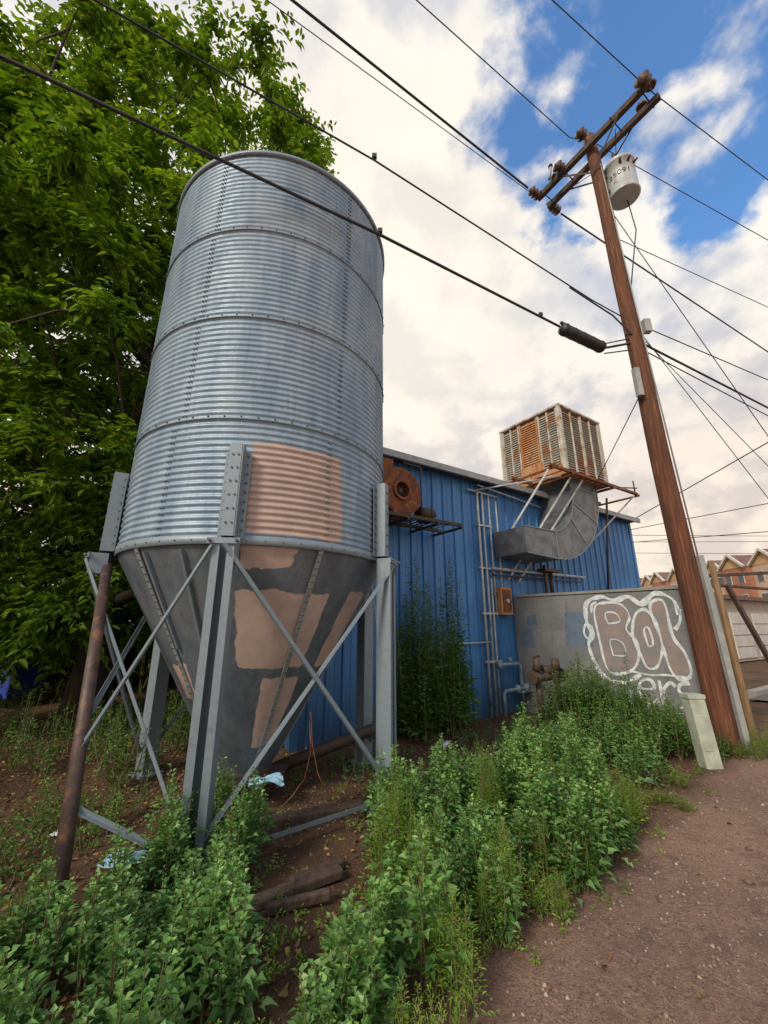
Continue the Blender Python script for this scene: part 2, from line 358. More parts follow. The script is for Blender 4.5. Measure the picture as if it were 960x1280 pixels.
for nme,a in LEGS.items():
    rad=Vector((math.cos(R(a)),math.sin(R(a)),0)); tan=Vector((-rad.y,rad.x,0)); AXS=(rad,tan,Vector((0,0,1)))
    c=cyl(a,0,RS+.13); g=ground_z(c.x,c.y)
    zb=g-.05 if nme!='left' else 2.2
    w=.185; zm=Vector((0,0,(zb+ZJ-.03)/2)); hl=(ZJ-.03-zb)/2
    lg.box(c+zm-rad*.06,(.007,w/2,hl),AXS)
    for s_ in (-1,1):
        lg.box(c+zm+tan*s_*(w/2-.007)+rad*.02,(.072,.007,hl),AXS)
        lg.box(c+zm+tan*s_*(w/2-.032)+rad*.087,(.006,.03,hl-.002),AXS)
    lg.box(c+Vector((0,0,(ZJ+3.32)/2))+rad*.02,(.006,.05,(3.32-ZJ)/2),AXS)
    for s_ in (-1,1):
        lg.box(c+Vector((0,0,(ZJ+3.32)/2))+tan*s_*.056-rad*.045,(.065,.006,(3.32-ZJ)/2),AXS)
        lg.box(c+Vector((0,0,(ZJ+3.28)/2))+tan*s_*.090-rad*.1,(.006,.028,(3.28-ZJ)/2),AXS)
        for i in range(9):
            q=c+Vector((0,0,ZJ+.08+i*.09))+tan*s_*.09-rad*.093; lg.tube(q,q+rad*.016,.010,.010,6,1)
        for i in range(6):
            q=c+Vector((0,0,ZJ+.12+i*.13))+tan*s_*.025+rad*.024; lg.tube(q,q+rad*.012,.010,.010,6,1)
    lg.box(c+Vector((0,0,ZJ-.06))+rad*.105,(.010,.135,.025),AXS)
    for s_ in (-1,1):
        q=c+Vector((0,0,ZJ-.06))+rad*.117+tan*s_*.11; lg.tube(q,q+rad*.03,.014,.014,6,1)
    if nme!='left':
        lg.box(c+Vector((0,0,g+.02)),(.15,.15,.01),AXS)
    feet[nme]=c+Vector((0,0,g+.12))+rad*.105; tops[nme]=c+Vector((0,0,ZJ-.1))+rad*.125
lg.build('legs',['galv','boltsteel'],silo)
br=MB()
pipe_top=Vector((-2.96,4.22,2.42)); pipe_bot=Vector((-1.9,2.83,-.06))
BW=.034
br.angle(tops['front'],feet['right'],BW,.005); br.angle(tops['right'],feet['front'],BW,.005,(0,.3,1))
fr=pipe_top.lerp(pipe_bot,.78)
br.angle(tops['left'],feet['front']+Vector((-.1,.1,.1)),BW,.005); br.angle(tops['front']+Vector((-.08,0,0)),pipe_top.lerp(pipe_bot,.66),BW,.005)
br.angle(feet['front'],fr,BW,.005); br.angle(feet['front'],feet['right'],BW,.005)
for a_,b_ in (('rear1','rear2'),('rear3','right')):
    br.angle(tops[a_],feet[b_],BW,.005); br.angle(tops[b_],feet[a_],BW,.005)
br.angle(tops['left'],feet['rear1'],BW,.005); br.angle(tops['rear1'],pipe_top.lerp(pipe_bot,.6),BW,.005)
for a in (-100,-116): br.angle(coneP(a,.02,.03),coneP(a,.42,.03),.03,.005)
br.build('cross_braces',['galv'],silo)
bp=MB(); bp.tube(pipe_top,pipe_bot,.05,.05,14); bp.tube(cyl(150,2.3,RS+.2),cyl(150,-.1,RS+.25),.05,n=12)
bp.build('brown_pipe_leg',['brownpipe'],silo)
bt=MB(); bt.box((C.x,C.y,-.02),(.28,.22,.12)); bt.box((C.x+.1,C.y-.1,.11),(.36,.3,.015)); bt.tube((C.x,C.y,.09),(C.x,C.y,.2),.31,.3,20)
bt.tube((C.x+.1,C.y+.3,-.02),(C.x+1.5,C.y+.9,.35),.07,n=12)
bt.build('auger_boot',['darkiron'],silo)
dw=MB()
dw.ptube([(-.78,4.62,.8),(-.74,4.58,.5),(-.66,4.52,.25),(-.52,4.42,.08),(-.34,4.3,.02),(-.2,4.2,.03)],.005,5); dw.ptube([(-.8,4.7,.7),(-.76,4.62,.42),(-.8,4.55,.2),(-.9,4.47,.08),(-1.0,4.4,.0)],.004,5)
dw.build('loose_wire',['rust'],silo)
# ------------------------------------------------------------------ blue building
bld=empty('blue_metal_building')
def ribwall(mb,p0,d,L,z0,z1,nv,mi=0):
    p=[];x=0;pitch=.30
    while x<L-1e-4:
        for dx,h in ((0,0),(.10,0),(.105,.006),(.115,.006),(.12,0),(.225,0),(.245,.034),(.28,.034),(.30,0)):
            if x+dx<=L: p.append((x+dx,h))
        x+=pitch
    q=[p[0]]
    for a in p[1:]:
        if a[0]-q[-1][0]>1e-4: q.append(a)
    vs=[]
    for (x,h) in q:
        w=p0+d*x+nv*h; vs.append((w.x,w.y,z0)); vs.append((w.x,w.y,z1))
    mb.add(vs,[(2*i,2*i+2,2*i+3,2*i+1) for i in range(len(q)-1)],mi)
S0,S1,DP,ZE=-1.65,9.92,14.,5.0
mb=MB()
ribwall(mb,B(S0,0,0),EX,S1-S0,-.4,ZE,-EN)
ribwall(mb,B(S0,0,0),EN,DP,-.4,ZE+.0,-EX)
ribwall(mb,B(S1,0,0),EN,DP,-.4,ZE+.0,EX)
mb.bbox(S0,S1,DP,DP+.02,-.4,ZE)
for s_ in (S0,S1):
    mb.add([B(s_,0,ZE),B(s_,DP,ZE),B(s_,DP/2,ZE+.9)],[(0,1,2)])
for s_ in (S0+.03,S1-.03): mb.bbox(s_-.06,s_+.06,-.045,.0-.001,-.3,ZE)
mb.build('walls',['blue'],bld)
mb=MB()
for a,b in ((-.25,DP/2),(DP+.25,DP/2)):
    z0=ZE+.03; z1=ZE+.95
    p=[B(S0-.15,a,z0),B(S1+.15,a,z0),B(S1+.15,b,z1),B(S0-.15,b,z1)]
    q=[v+Vector((0,0,.05)) for v in p]; mb.box8(p+q)
mb.build('roof',['roofing'],bld)
mb=MB(); mb.bbox(S0-.15,S1+.15,-.32,-.255,ZE-.05,ZE+.09); mb.bbox(S0,S1,-.25,-.06,ZE-.03,ZE-.01,1); mb.build('gutter',['trim','darkiron'],bld)
mb=MB()
for z in (1.3,3.4):
    s_=S0+.06
    while s_<S1:
        q=B(s_,-.004,z); mb.tube(q,q-EN*.012,.012,n=6); s_+=.1
mb.build('wall_screws',['trim'],bld)
pp=MB()
for s_,z0,z1,r in ((2.62,-.2,4.78,.028),(2.78,-.2,4.72,.022),(3.0,1.8,4.72,.018),(2.9,-.1,2.7,.02)):
    pp.tube(B(s_,-.09,z0),B(s_,-.09,z1),r)
pp.tube(B(2.62,-.09,4.78),B(4.7,-1.0,5.28),.022); pp.tube(B(2.3,-.09,4.74),B(3.3,-.09,4.72),.022)
pp.tube(B(2.62,-.12,4.9),B(5.0,-.12,4.72),.02)
pp.tube(B(1.2,-.1,1.3),B(2.7,-.1,1.32),.018)
pp.tube(B(7.55,-.6,5.3),B(7.75,-.1,2.4),.03,mi=1)
pp.tube(B(2.9,-.14,2.92),B(6.6,-.14,2.94),.035); pp.tube(B(2.9,-.14,2.78),B(6.4,-.14,2.8),.02,mi=1)
for z in (.9,1.9,2.9,3.9):
    pp.bbox(2.55,3.05,-.11,-.05,z,z+.04)
pp.tube(B(4.6,-.3,2.35),B(4.6,-.3,3.1),.04,mi=1); pp.tube(B(4.9,-.25,2.35),B(4.9,-.25,2.95),.05,mi=1); pp.bbox(4.5,5.1,-.4,-.15,2.95,3.02,1)
pp.build('conduit_pipes',['whitepipe','brownpipe'],bld)
gp=MB()
z0=.86
gp.ptube([B(2.85,-.2,z0),B(3.45,-.2,z0),B(3.5,-.2,z0-.05),B(3.5,-.2,.5),B(3.5,-.2,.1)],.04,10)
gp.ptube([B(2.75,-.35,-.2),B(2.75,-.35,.32),B(2.8,-.35,.37),B(3.5,-.3,.37)],.035,10)
gp.tube(B(2.85,-.2,z0+.08),B(2.85,-.2,z0-.08),.055); gp.tube(B(3.2,-.2,z0),B(3.2,-.2,z0+.12),.03); gp.tube(B(3.1,-.2,z0+.12),B(3.3,-.2,z0+.12),.012)
gp.tube(B(3.5,-.3,.3),B(3.5,-.3,.45),.07); gp.tube(B(3.2,-.33,.45),B(3.2,-.33,.3),.06); gp.tube(B(3.9,-.3,.3),B(3.3,-.3,.3),.03)
gp.build('gas_pipework',['gaspipe'],bld)
eb=MB(); eb.bbox(3.06,3.42,-.2,-.04,1.9,2.5); eb.bbox(3.1,3.38,-.215,-.203,1.95,2.45,1); eb.tube(B(3.24,-.1,2.5),B(3.24,-.1,4.6),.02,mi=2)
eb.tube(B(3.24,-.22,2.2),B(3.24,-.25,2.2),.05,mi=2)
eb.build('electrical_box',['rustlt','rust','whitepipe'],bld,bevel=.008)
# blower fan
fan=empty('blower_fan')
fm=MB()
def disc_ring(mb,c,ax,u,w,r_in,r_out,th,n=28,mi=0,spiral=0):
    vs=[];
    for j in range(n):
        t=2*math.pi*j/n; ro=r_out*(1+spiral*j/n)
        for rr,h in ((r_in,-th/2),(ro,-th/2),(ro,th/2),(r_in,th/2)):
            vs.append(c+(u*math.cos(t)+w*math.sin(t))*rr+ax*h)
    fs=[]
    for j in range(n):
        k=(j+1)%n
        for i in range(4): fs.append((j*4+i,k*4+i,k*4+(i+1)%4,j*4+(i+1)%4))
    mb.add(vs,fs,mi,False)
UZ=Vector((0,0,1)); fc=B(.0,-.5,4.12)
disc_ring(fm,fc,EN,EX,UZ,.16,.44,.34,36,0,.12)
disc_ring(fm,fc-EN*.19,EN,EX,UZ,.15,.2,.05,28,0)
fm.tube(fc+EN*.1,fc+EN*.165,.3,.3,24,1); 
for j in range(12):
    t=j*math.pi/6; a=EX*math.cos(t)+UZ*math.sin(t); fm.beam(fc+a*.04-EN*.05,fc+a*.15-EN*.05,.02,.12,EN,1)
fm.tube(fc-EN*.15,fc+EN*.1,.04,.04,12,1)
fm.box(fc-EX*.3+UZ*.3,(.12,.16,.28),(EX,EN,UZ),0)
fm.bbox(-.35,.3,-.66,-.34,3.6,3.68,0)
fm.tube(B(.5,-.5,3.8),B(.86,-.5,3.8),.12,.12,16,1); fm.tube(B(.86,-.5,3.8),B(.94,-.5,3.8),.05,.05,10,1); fm.bbox(.55,.8,-.6,-.4,3.62,3.7,1)
for a,b in (((.38,3.6),(.38,4.62)),((.38,4.62),(-.05,4.62)),((.62,3.6),(.62,3.95))): fm.tube(B(a[0],-.78,a[1]),B(b[0],-.78,b[1]),.015,mi=1)
fm.build('fan_housing',['rust','darkiron'],fan)
fp=MB()
for n_ in (-.85,-.25): fp.beam(B(-.6,n_,3.57),B(1.3,n_,3.57),.06,.06,mi=0)
for s_ in (-.6,.0,.7,1.3): fp.beam(B(s_,-.88,3.52),B(s_,-.02,3.52),.05,.04)
for i in range(14): fp.beam(B(-.55+i*.13,-.85,3.605),B(-.55+i*.13,-.25,3.605),.03,.008)
fp.build('platform_bracket',['darkiron'],fan)
# evaporative cooler
cool=empty('evaporative_cooler')
cm=MB(); s0,s1,n0,n1,z0,z1=4.81,6.69,-1.09,.81,5.42,7.26
cm.bbox(s0+.03,s1-.03,n0+.03,n1-.03,z0+.03,z1-.04,2)
for (a,b) in ((s0,n0),(s1,n0),(s0,n1),(s1,n1)):
    cm.bbox(a-.04,a+.04,b-.04,b+.04,z0,z1,0)
cm.bbox(s0-.05,s1+.05,n0-.05,n1+.05,z1,z1+.05,0)
cm.bbox(s0-.05,s1+.05,n0-.05,n1+.05,z0-.08,z0,1)
def louvre_panel(face,u0,u1,v0,v1,mi,nb=24):
    for i in range(nb):
        z=v0+(v1-v0)*(i+.5)/nb
        if face=='n': p,q=B(u0,n0+.012,z),B(u1,n0+.012,z); up=(-EN+UZ*.55)
        elif face=='s': p,q=B(s0+.012,u0,z),B(s0+.012,u1,z); up=(-EX+UZ*.55)
        elif face=='n2': p,q=B(u0,n1-.012,z),B(u1,n1-.012,z); up=(EN+UZ*.55)
        else: p,q=B(s1-.012,u0,z),B(s1-.012,u1,z); up=(EX+UZ*.55)
        cm.beam(p,q,.074,.008,up,mi)
def framed(face,lo,hi,cols,fr_=0):
    w=(hi-lo)/len(cols)
    for k,mi in enumerate(cols):
        a=lo+w*k+.03; b=lo+w*(k+1)-.03
        louvre_panel(face,a,b,z0+.1,z1-.1,mi)
        es=[a,b]+([] if mi==1 else [(a+b)/2])
        for e in es:
            m2=mi if mi==1 else 0
            if face[0]=='n': nn=n0-.02 if face=='n' else n1-.02; cm.bbox(e-.02,e+.02,nn-.012,nn+.04,z0+.05,z1-.05,m2)
            else: ss=s0-.02 if face=='s' else s1-.02; cm.bbox(ss-.012,ss+.04,e-.02,e+.02,z0+.05,z1-.05,m2)
framed('s',n0+.04,n1-.04,[3,1,3]); framed('n',s0+.04,s1-.04,[3,3]); framed('n2',s0+.04,s1-.04,[3,3]); framed('s2',n0+.04,n1-.04,[3,3])
cm.bbox(s0-.045,s0+.01,n0+.6,n1-.6,z0+.05,z0+.45,1)
cm.bbox(s0-.043,s0+.01,n0+.06,n0+.6,z0+.03,z0+.2,1)
cm.bbox(s0-.043,s0+.01,n1-.6,n1-.06,z0+.03,z0+.2,1)
cm.build('louvred_cabinet',['louvre','rustlt','rust','pad'],cool)
dm=MB(); outer=[];inner=[]; K=14
for i in range(K+1):
    t=math.pi/2*i/K; outer.append((4.25+2.1*math.cos(t),5.1-1.95*math.sin(t)))
    ri=.85+.45*(i/K); inner.append((4.25+ri*math.cos(t),5.1-ri*math.sin(t)))
outer=[(6.35,5.36)]+outer+[(3.15,3.2)]; inner=[(5.1,5.36)]+inner+[(3.15,3.8)]
nn0,nn1=-.95,-.06
for i in range(len(outer)-1):
    o0,o1,i0,i1=outer[i],outer[i+1],inner[i],inner[i+1]
    vs=[B(o0[0],nn0,o0[1]),B(o1[0],nn0,o1[1]),B(i1[0],nn0,i1[1]),B(i0[0],nn0,i0[1]),B(o0[0],nn1,o0[1]),B(o1[0],nn1,o1[1]),B(i1[0],nn1,i1[1]),B(i0[0],nn1,i0[1])]
    dm.add(vs,[(0,1,2,3)],0); dm.add(vs,[(4,7,6,5)],0); dm.add(vs,[(0,4,5,1),(3,2,6,7)],0,True)
dm.bbox(3.13,3.16,nn0,nn1,3.2,3.8)
for i in (1,5,9,K+1):
    o0,i0=outer[i],inner[i]; dm.beam(B(o0[0],nn0-.01,o0[1]),B(i0[0],nn0-.01,i0[1]),.03,.012,-EN,1)
for i in range(len(outer)-1):
    for e in (outer,inner): dm.beam(B(e[i][0],nn0-.012,e[i][1]),B(e[i+1][0],nn0-.012,e[i+1][1]),.02,.014,-EN,1)
dm.build('duct_elbow',['galv_dark','galv'],cool)
sm=MB()
for n_ in (-1.2,-.1): sm.angle(B(3.9,n_,5.32),B(8.1,n_,5.32),.07,.01)
for s_ in (4.0,4.8,6.7,8.0): sm.angle(B(s_,-1.3,5.25),B(s_,-.02,5.25),.06,.008,mi=0)
for a,b in (((3.55,-.06,2.7),(4.95,-1.1,5.24)),((3.9,-.06,2.65),(5.4,-1.15,5.24)),((3.5,-.06,3.6),(4.0,-1.15,5.24)),((6.7,-.06,3.6),(7.9,-1.2,5.24))):
    sm.angle(B(*a),B(*b),.045,.008,mi=1)
for i in range(9): sm.beam(B(4.9+i*.24,-1.18,5.34),B(4.9+i*.24,-.1,5.34),.04,.02,mi=0)
sm.tube(B(6.8,-1.2,5.32),B(8.15,-1.2,5.55),.02,mi=0); sm.tube(B(8.0,-1.2,5.3),B(8.0,-1.2,5.75),.02,mi=0)
sm.build('support_frame',['rust','whitepipe'],cool)
# ------------------------------------------------------------------ block enclosure with graffiti
enc=empty('block_wall_enclosure')
A_=B(3.65,-.04,0); Bc=B(4.12,-3.26,0); D1=(Bc-A_).normalized(); LW=(Bc-A_).length
NW=Vector((D1.y,-D1.x,0))
if NW.dot(Vector((0,0,0))-A_)<0: NW=-NW
me=MB(); TH=.2; ZW=2.30
def wallbox(mb,p,d,L,nv,th,z0,z1,mi=0):
    a=p;b=p+d*L;c=b-nv*th;e=a-nv*th
    mb.box8([Vector((q.x,q.y,z)) for z in (z0,z1) for q in (a,b,c,e)],mi)
EB=EX
wallbox(me,A_,D1,LW,NW,TH,-.4,ZW)
NF=Vector((EB.y,-EB.x,0))
wallbox(me,Bc-NW*.2,EB,1.45,NF,TH,-.4,ZW-.002)
p3=Bc+EB*1.65; wallbox(me,p3,-D1,LW,-NW,TH,-.4,ZW-.004)
o=me.build('block_walls',['masonry'],enc)
uvl=o.data.uv_layers.new(name='UVMap')
for poly in o.data.polygons:
    for li in poly.loop_indices:
        co=o.data.vertices[o.data.loops[li].vertex_index].co
        t=co.dot(D1) if abs(poly.normal.dot(NW))>.5 else co.dot(EB)
        uvl.data[li].uv=(t,co.z)
cp=MB()
cc=(A_+Bc)/2+EB*.82; cp.box(cc+UZ*(ZW+.025),(LW/2+.03,.84,.025),(D1,(EB-D1*EB.dot(D1)).normalized(),UZ),0)
cp.build('cap_slab',['kerb'],enc)
gr=MB()
def gp_(a,z,off=.004): return A_+D1*a+NW*off+UZ*z
def ribbon(pts,w,mi,off,closed=False,sub=6):
    n=len(pts); out=[]
    rg=range(n if closed else n-1)
    for i in rg:
        g=lambda k:(pts[k%n] if closed else pts[min(max(k,0),n-1)])
        p0,p1,p2,p3_=g(i-1),g(i),g(i+1),g(i+2)
        for j in range(sub):
            t=j/sub
            out.append(tuple(.5*((2*p1[q])+(-p0[q]+p2[q])*t+(2*p0[q]-5*p1[q]+4*p2[q]-p3_[q])*t*t+(-p0[q]+3*p1[q]-3*p2[q]+p3_[q])*t**3) for q in (0,1)))
    if closed: out.append(out[0])
    else: out.append(pts[-1])
    vs=[];fs=[]
    for i,p in enumerate(out):
        a=out[max(i-1,0)];b=out[min(i+1,len(out)-1)]
        if closed and i in (0,len(out)-1): a=out[-2];b=out[1]
        dx,dz=b[0]-a[0],b[1]-a[1]; l=math.hypot(dx,dz) or 1
        ww=w*(.85+.9*noise.noise(Vector((p[0]*5,p[1]*5,1))))
        vs.append(gp_(p[0]-dz/l*ww/2,p[1]+dx/l*ww/2,off)); vs.append(gp_(p[0]+dz/l*ww/2,p[1]-dx/l*ww/2,off))
        if i: k=2*i; fs.append((k-2,k-1,k+1,k))
    gr.add(vs,fs,mi); return out
def blob(pts,mi,off,sub=6):
    save=(len(gr.v),len(gr.f),len(gr.m),len(gr.sm)); out=ribbon(pts,.01,mi,off,True,sub)
    gr.v=gr.v[:save[0]];gr.f=gr.f[:save[1]];gr.m=gr.m[:save[2]];gr.sm=gr.sm[:save[3]]
    out=out[:-1]; gr.add([gp_(p[0],p[1],off) for p in out],[tuple(range(len(out)))],mi)
for a0,a1,q0,q1 in ((1.15,1.68,1.25,1.95),(.12,.45,1.2,1.6),(.3,.55,1.65,1.9)):
    gr.add([gp_(a0,q0,.003),gp_(a1,q0+.02,.003),gp_(a1-.02,q1,.003),gp_(a0+.03,q1-.03,.003)],[(0,1,2,3)],2)
Bo=[(1.9,.85),(1.82,1.4),(1.8,1.98),(2.0,2.1),(2.3,2.06),(2.42,1.84),(2.33,1.6),(2.48,1.36),(2.42,1.0),(2.2,.82)]
Oo=[(2.5,1.15),(2.42,1.5),(2.52,1.86),(2.7,1.95),(2.84,1.7),(2.86,1.3),(2.74,.98),(2.58,.94)]
Lo=[(2.92,.95),(2.86,1.45),(2.78,1.98),(2.9,2.12),(3.02,2.04),(3.05,1.5),(3.18,1.22),(3.21,.9),(3.05,.78)]
for k,L_ in enumerate((Bo,Oo,Lo)): blob(L_,1,.004+.0006*k)
for k,L_ in enumerate((Bo,Oo,Lo)): ribbon(L_,.05,0,.008+.0006*k,True)
ribbon([(2.02,1.7),(2.0,1.9),(2.18,1.9),(2.24,1.75),(2.02,1.7)],.03,0,.011); ribbon([(2.03,1.12),(2.02,1.4),(2.22,1.36),(2.25,1.14),(2.03,1.12)],.03,0,.011)
ribbon([(2.65,1.3),(2.62,1.58),(2.7,1.63),(2.73,1.36),(2.65,1.3)],.028,0,.011)
ribbon([(1.62,1.72),(1.66,2.1),(1.95,2.22),(2.2,2.14),(2.45,2.2),(2.65,2.06),(2.9,2.24),(3.15,2.12),(3.2,1.85)],.085,0,.006)
ribbon([(1.62,1.72),(1.70,1.5),(1.60,1.3),(1.68,.95),(1.82,.72),(2.1,.64),(2.3,.72),(2.45,.82)],.08,0,.007)
ribbon([(1.72,1.62),(1.62,1.42),(1.54,1.52),(1.6,1.7),(1.72,1.62)],.05,0,.0075)
ribbon([(1.74,1.9),(1.76,2.06),(1.86,2.12)],.05,0,.0075)
ribbon([(3.1,1.6),(3.2,1.75),(3.22,1.95)],.05,0,.006)
ribbon([(2.4,.58),(2.62,.6),(2.58,.74),(2.42,.68),(2.38,.46),(2.52,.34),(2.66,.42)],.055,0,.006)
ribbon([(2.72,.74),(2.74,.34),(2.76,.58),(2.88,.72),(2.95,.66)],.055,0,.0065)
ribbon([(3.16,.74),(3.02,.7),(3.0,.58),(3.14,.5),(3.12,.36),(2.96,.34)],.055,0,.006)
ribbon([(2.3,.86),(2.6,.82),(2.85,.84),(3.2,.82)],.04,0,.0075); ribbon([(2.3,.26),(2.6,.2),(3.0,.24)],.04,0,.006)
ribbon([(2.25,.55),(2.2,.35),(2.3,.3)],.05,0,.006)
gr.build('graffiti',['paintwhite','paintbrown','paintblue'],enc)
vb=MB(); c=Vector((2.75,7.15,0)); g=ground_z(2.75,7.15)
vb.tube(c+UZ*(g-.1)+EX*-.25,c+UZ*.95-EX*.25,.05); vb.tube(c+UZ*(g-.1)+EX*.25,c+UZ*.95+EX*.25,.05)
vb.tube(c+UZ*.85-EX*.4,c+UZ*.85+EX*.4,.07); vb.tube(c+UZ*.95-EX*.25,c+UZ*1.15-EX*.25,.08,.05); vb.tube(c+UZ*.95+EX*.25,c+UZ*1.12+EX*.25,.08,.06)
vb.tube(c+UZ*.85-EX*.42,c+UZ*.85-EX*.38,.11); vb.tube(c+UZ*.85+EX*.38,c+UZ*.85+EX*.42,.11); vb.tube(c+UZ*1.18-EX*.33,c+UZ*1.18-EX*.17,.02)
vb.tube(c+UZ*.85,c+UZ*1.02,.06,.09)
vb.build('backflow_valve',['darkiron'])
# ------------------------------------------------------------------ utility pole
pole=empty('utility_pole')
pb=Vector((4.72,6.12,-.3)); pt=Vector((4.52,6.14,11.95))
pm=MB(); pts=[];rr=[]
for i in range(25):
    t=i/24; q=pb.lerp(pt,t)+Vector((noise.noise(Vector((t*4,0,0)))*.03,0,0)); pts.append(q); rr.append(.165*(1-t)+.115*t)
pm.ptube(pts,rr,20); pm.build('pole_shaft',['wood_pole'],pole)
def pole_at(z): 
    t=(z-pb.z)/(pt.z-pb.z); return pb.lerp(pt,t)
CA=Vector((1.27,-2.07,0)).normalized(); CP=Vector((CA.y,-CA.x,0))
if CP.x<0: CP=-CP
pc=pole_at(11.55)
ca=MB()
for s_ in (-1,1):
    o_=CP*s_*.19
    ca.beam(pc+o_-CA*1.25,pc+o_+CA*1.25,.10,.125,UZ,0)
    ca.beam(pc+o_*1.3-CA*.7+UZ*-.03,pole_at(10.85)+o_*.75,.035,.01,CP,1); ca.beam(pc+o_*1.3+CA*.7+UZ*-.03,pole_at(10.85)+o_*.75,.035,.01,CP,1)
for t in (-1.1,-.55,.55,1.1): ca.tube(pc-CP*.3+CA*t,pc+CP*.3+CA*t,.012,mi=1)
ca.build('crossarms',['wood_dark','darkiron'],pole)
im=MB()
def bell(c,ax,n=3,r=.11,mi=0):
    ax=ax.normalized()
    for i in range(n):
        q=c+ax*i*.1; im.ptube([q,q+ax*.02,q+ax*.05,q+ax*.09],[r*.9,r,r*.45,.03],14,mi)
def pin(c,h=.2):
    im.tube(c,c+UZ*h,.015,mi=1); q=c+UZ*h; im.ptube([q-UZ*.03,q,q+UZ*.03,q+UZ*.06,q+UZ*.1,q+UZ*.13],[.09,.11,.06,.08,.05,.03],14)
e1=pc-CA*1.2; e2=pc+CA*1.2
WD=Vector((-.86,-.50,0)).normalized()
bell(e1+WD*.25,WD,3); bell(e1-WD*.25,-WD,3); 
pin(e2+UZ*.06,.12); bell(e2+WD*.25,WD,2,.14); pin(e2-CA*.25+CP*.19+UZ*.06,.1)
bell(pc-CA*.55+WD*.3,WD,2,.12); pin(pt-UZ*.05,.1); bell(pt+WD*.25-UZ*.1,WD,2,.12)
pin(pc-CA*.8+UZ*.06-CP*.1,.16)
q=pc-CA*.75-CP*.35; im.tube(q+UZ*.25,q-UZ*.2+WD*.12,.035,.03,mi=2); im.tube(q+UZ*.28,q+UZ*.32,.05,mi=1)
im.build('insulators',['porcelain','darkiron','greybox'],pole)
tr=MB(); tc=Vector((4.95,6.05,0)); tz0,tz1=10.12,10.98
prof_=[(tc+UZ*z) for z in (tz0,tz0+.02,tz0+.03,tz1-.1,tz1-.09,tz1-.04,tz1,tz1+.06)]
tr.ptube(prof_,[.26,.285,.27,.27,.295,.295,.28,.12],28)
tr.tube(tc+UZ*(tz1+.03)+EX*.1,tc+UZ*(tz1+.32)+EX*.16,.045,.03,mi=1); tr.tube(tc+UZ*(tz1+.02)-EX*.12,tc+UZ*(tz1+.25)-EX*.15,.04,.03,mi=1)
for a in (-120,-90,-60):
    v=Vector((math.cos(R(a)),math.sin(R(a)),0)); tr.tube(tc+v*.26+UZ*(tz1-.22),tc+v*.36+UZ*(tz1-.2),.03,.02,mi=1)
for z in (tz0+.2,tz1-.25): tr.beam(tc+UZ*z,pole_at(z)+Vector((.02,0,0)),.12,.06,UZ,2)
tr.build('transformer_tank',['xfmr','porcelain','darkiron'],pole)
cu=bpy.data.curves.new('num','FONT'); cu.body='25091'; cu.size=.17; cu.extrude=0; cu.align_x='CENTER'; cu.align_y='CENTER'
to=bpy.data.objects.new('tmp',cu); scene.collection.objects.link(to)
bpy.context.view_layer.update(); dg=bpy.context.evaluated_depsgraph_get(); tm=bpy.data.meshes.new_from_object(to.evaluated_get(dg)); bpy.data.objects.remove(to)
th0=math.atan2(-tc.y,-tc.x)
for v in tm.vertices:
    a=th0+v.co.x/.274; z=(tz0+tz1)/2-.02+v.co.y; v.co=Vector((tc.x+.276*math.cos(a),tc.y+.276*math.sin(a),z))
tm.materials.append(M['ink']); o=bpy.data.objects.new('tank_number',tm); scene.collection.objects.link(o); o.parent=pole
ub=MB()
q=pole_at(6.85); ub.box(q+Vector((.12,-.2,0)),(.06,.05,.13)); q=pole_at(5.75); ub.box(q+Vector((-.2,-.12,0)),(.045,.045,.27)); 
ub.box(q+Vector((-.14,-.06,0)),(.03,.03,.1))
q0,q1=pole_at(2.7),pole_at(-.1); 
ub.beam(q0+Vector((.12,-.17,0)),q1+Vector((.14,-.19,0)),.08,.06,(0,1,0))
ub.tube(pole_at(11)+Vector((.02,-.135,0)),pole_at(2.7)+Vector((.1,-.16,0)),.012)
ub.build('pole_boxes_and_guard',['greybox'],pole)
wr=MB()
def wire(pts,r,sag=0.,n=6):
    out=[]
    for a,b in zip(pts[:-1],pts[1:]):
        a=Vector(a);b=Vector(b); K=14
        for i in range(K): 
            t=i/K; q=a.lerp(b,t); q.z-=sag*4*t*(1-t)*0.01*(b-a).length; out.append(q)
    out.append(Vector(pts[-1])); wr.ptube(out,r,n,0)
def ext(a,b,k):
    a=Vector(a);b=Vector(b); return a+(b-a)*k
ZA=11.6
eA=e1+WD*.6; wire([ext(eA,(-1.52,3.97,ZA),4.5),eA],.022,0)
eA2=e1-WD*.6; wire([eA2,ext(eA2,(14.53,12.74,ZA),3)],.02,0)
wire([ext((3.5,7.0,ZA),(-1.9,3.99,ZA),4.5),(3.5,7.0,ZA)],.008)
m0=Vector((3.93,5.89,ZA)); wire([ext(m0,(.53,3.97,ZA),5),m0,pt],.009); wire([pt,ext(pt,(10.29,8.21,ZA),4)],.009)
m1=e2; wire([ext(m1,(2.77,3.97,ZA),8),m1,ext(m1,(8.9,6.72,ZA),4)],.009)
wire([ext((4.6,6.2,9.3),(9.7,8.2,9.4),1),( 4.6,6.2,9.3)],.008)
pB=Vector((4.62,6.05,6.62))
wire([ext((3.01,5.65,6.6),(-3.44,2.3,6.6),1) + (Vector((-3.44,2.3,6.6))-Vector((-.05,3.95,6.6)))*3,(-3.44,2.3,6.6),(-.05,3.95,6.55),(3.01,5.65,6.6)],.02)
wire([(4.06,6.2,6.6),pB,(9.06,8.3,6.6),(30,18,6.4)],.022)
wire([(4.06,6.22,6.5),pB+UZ*-.15,(9.06,8.3,6.35),(30,18,6.0)],.012)
wire([(4.1,6.2,6.7),pB+UZ*.1],.012)
pC=Vector((4.58,6.2,7.25))
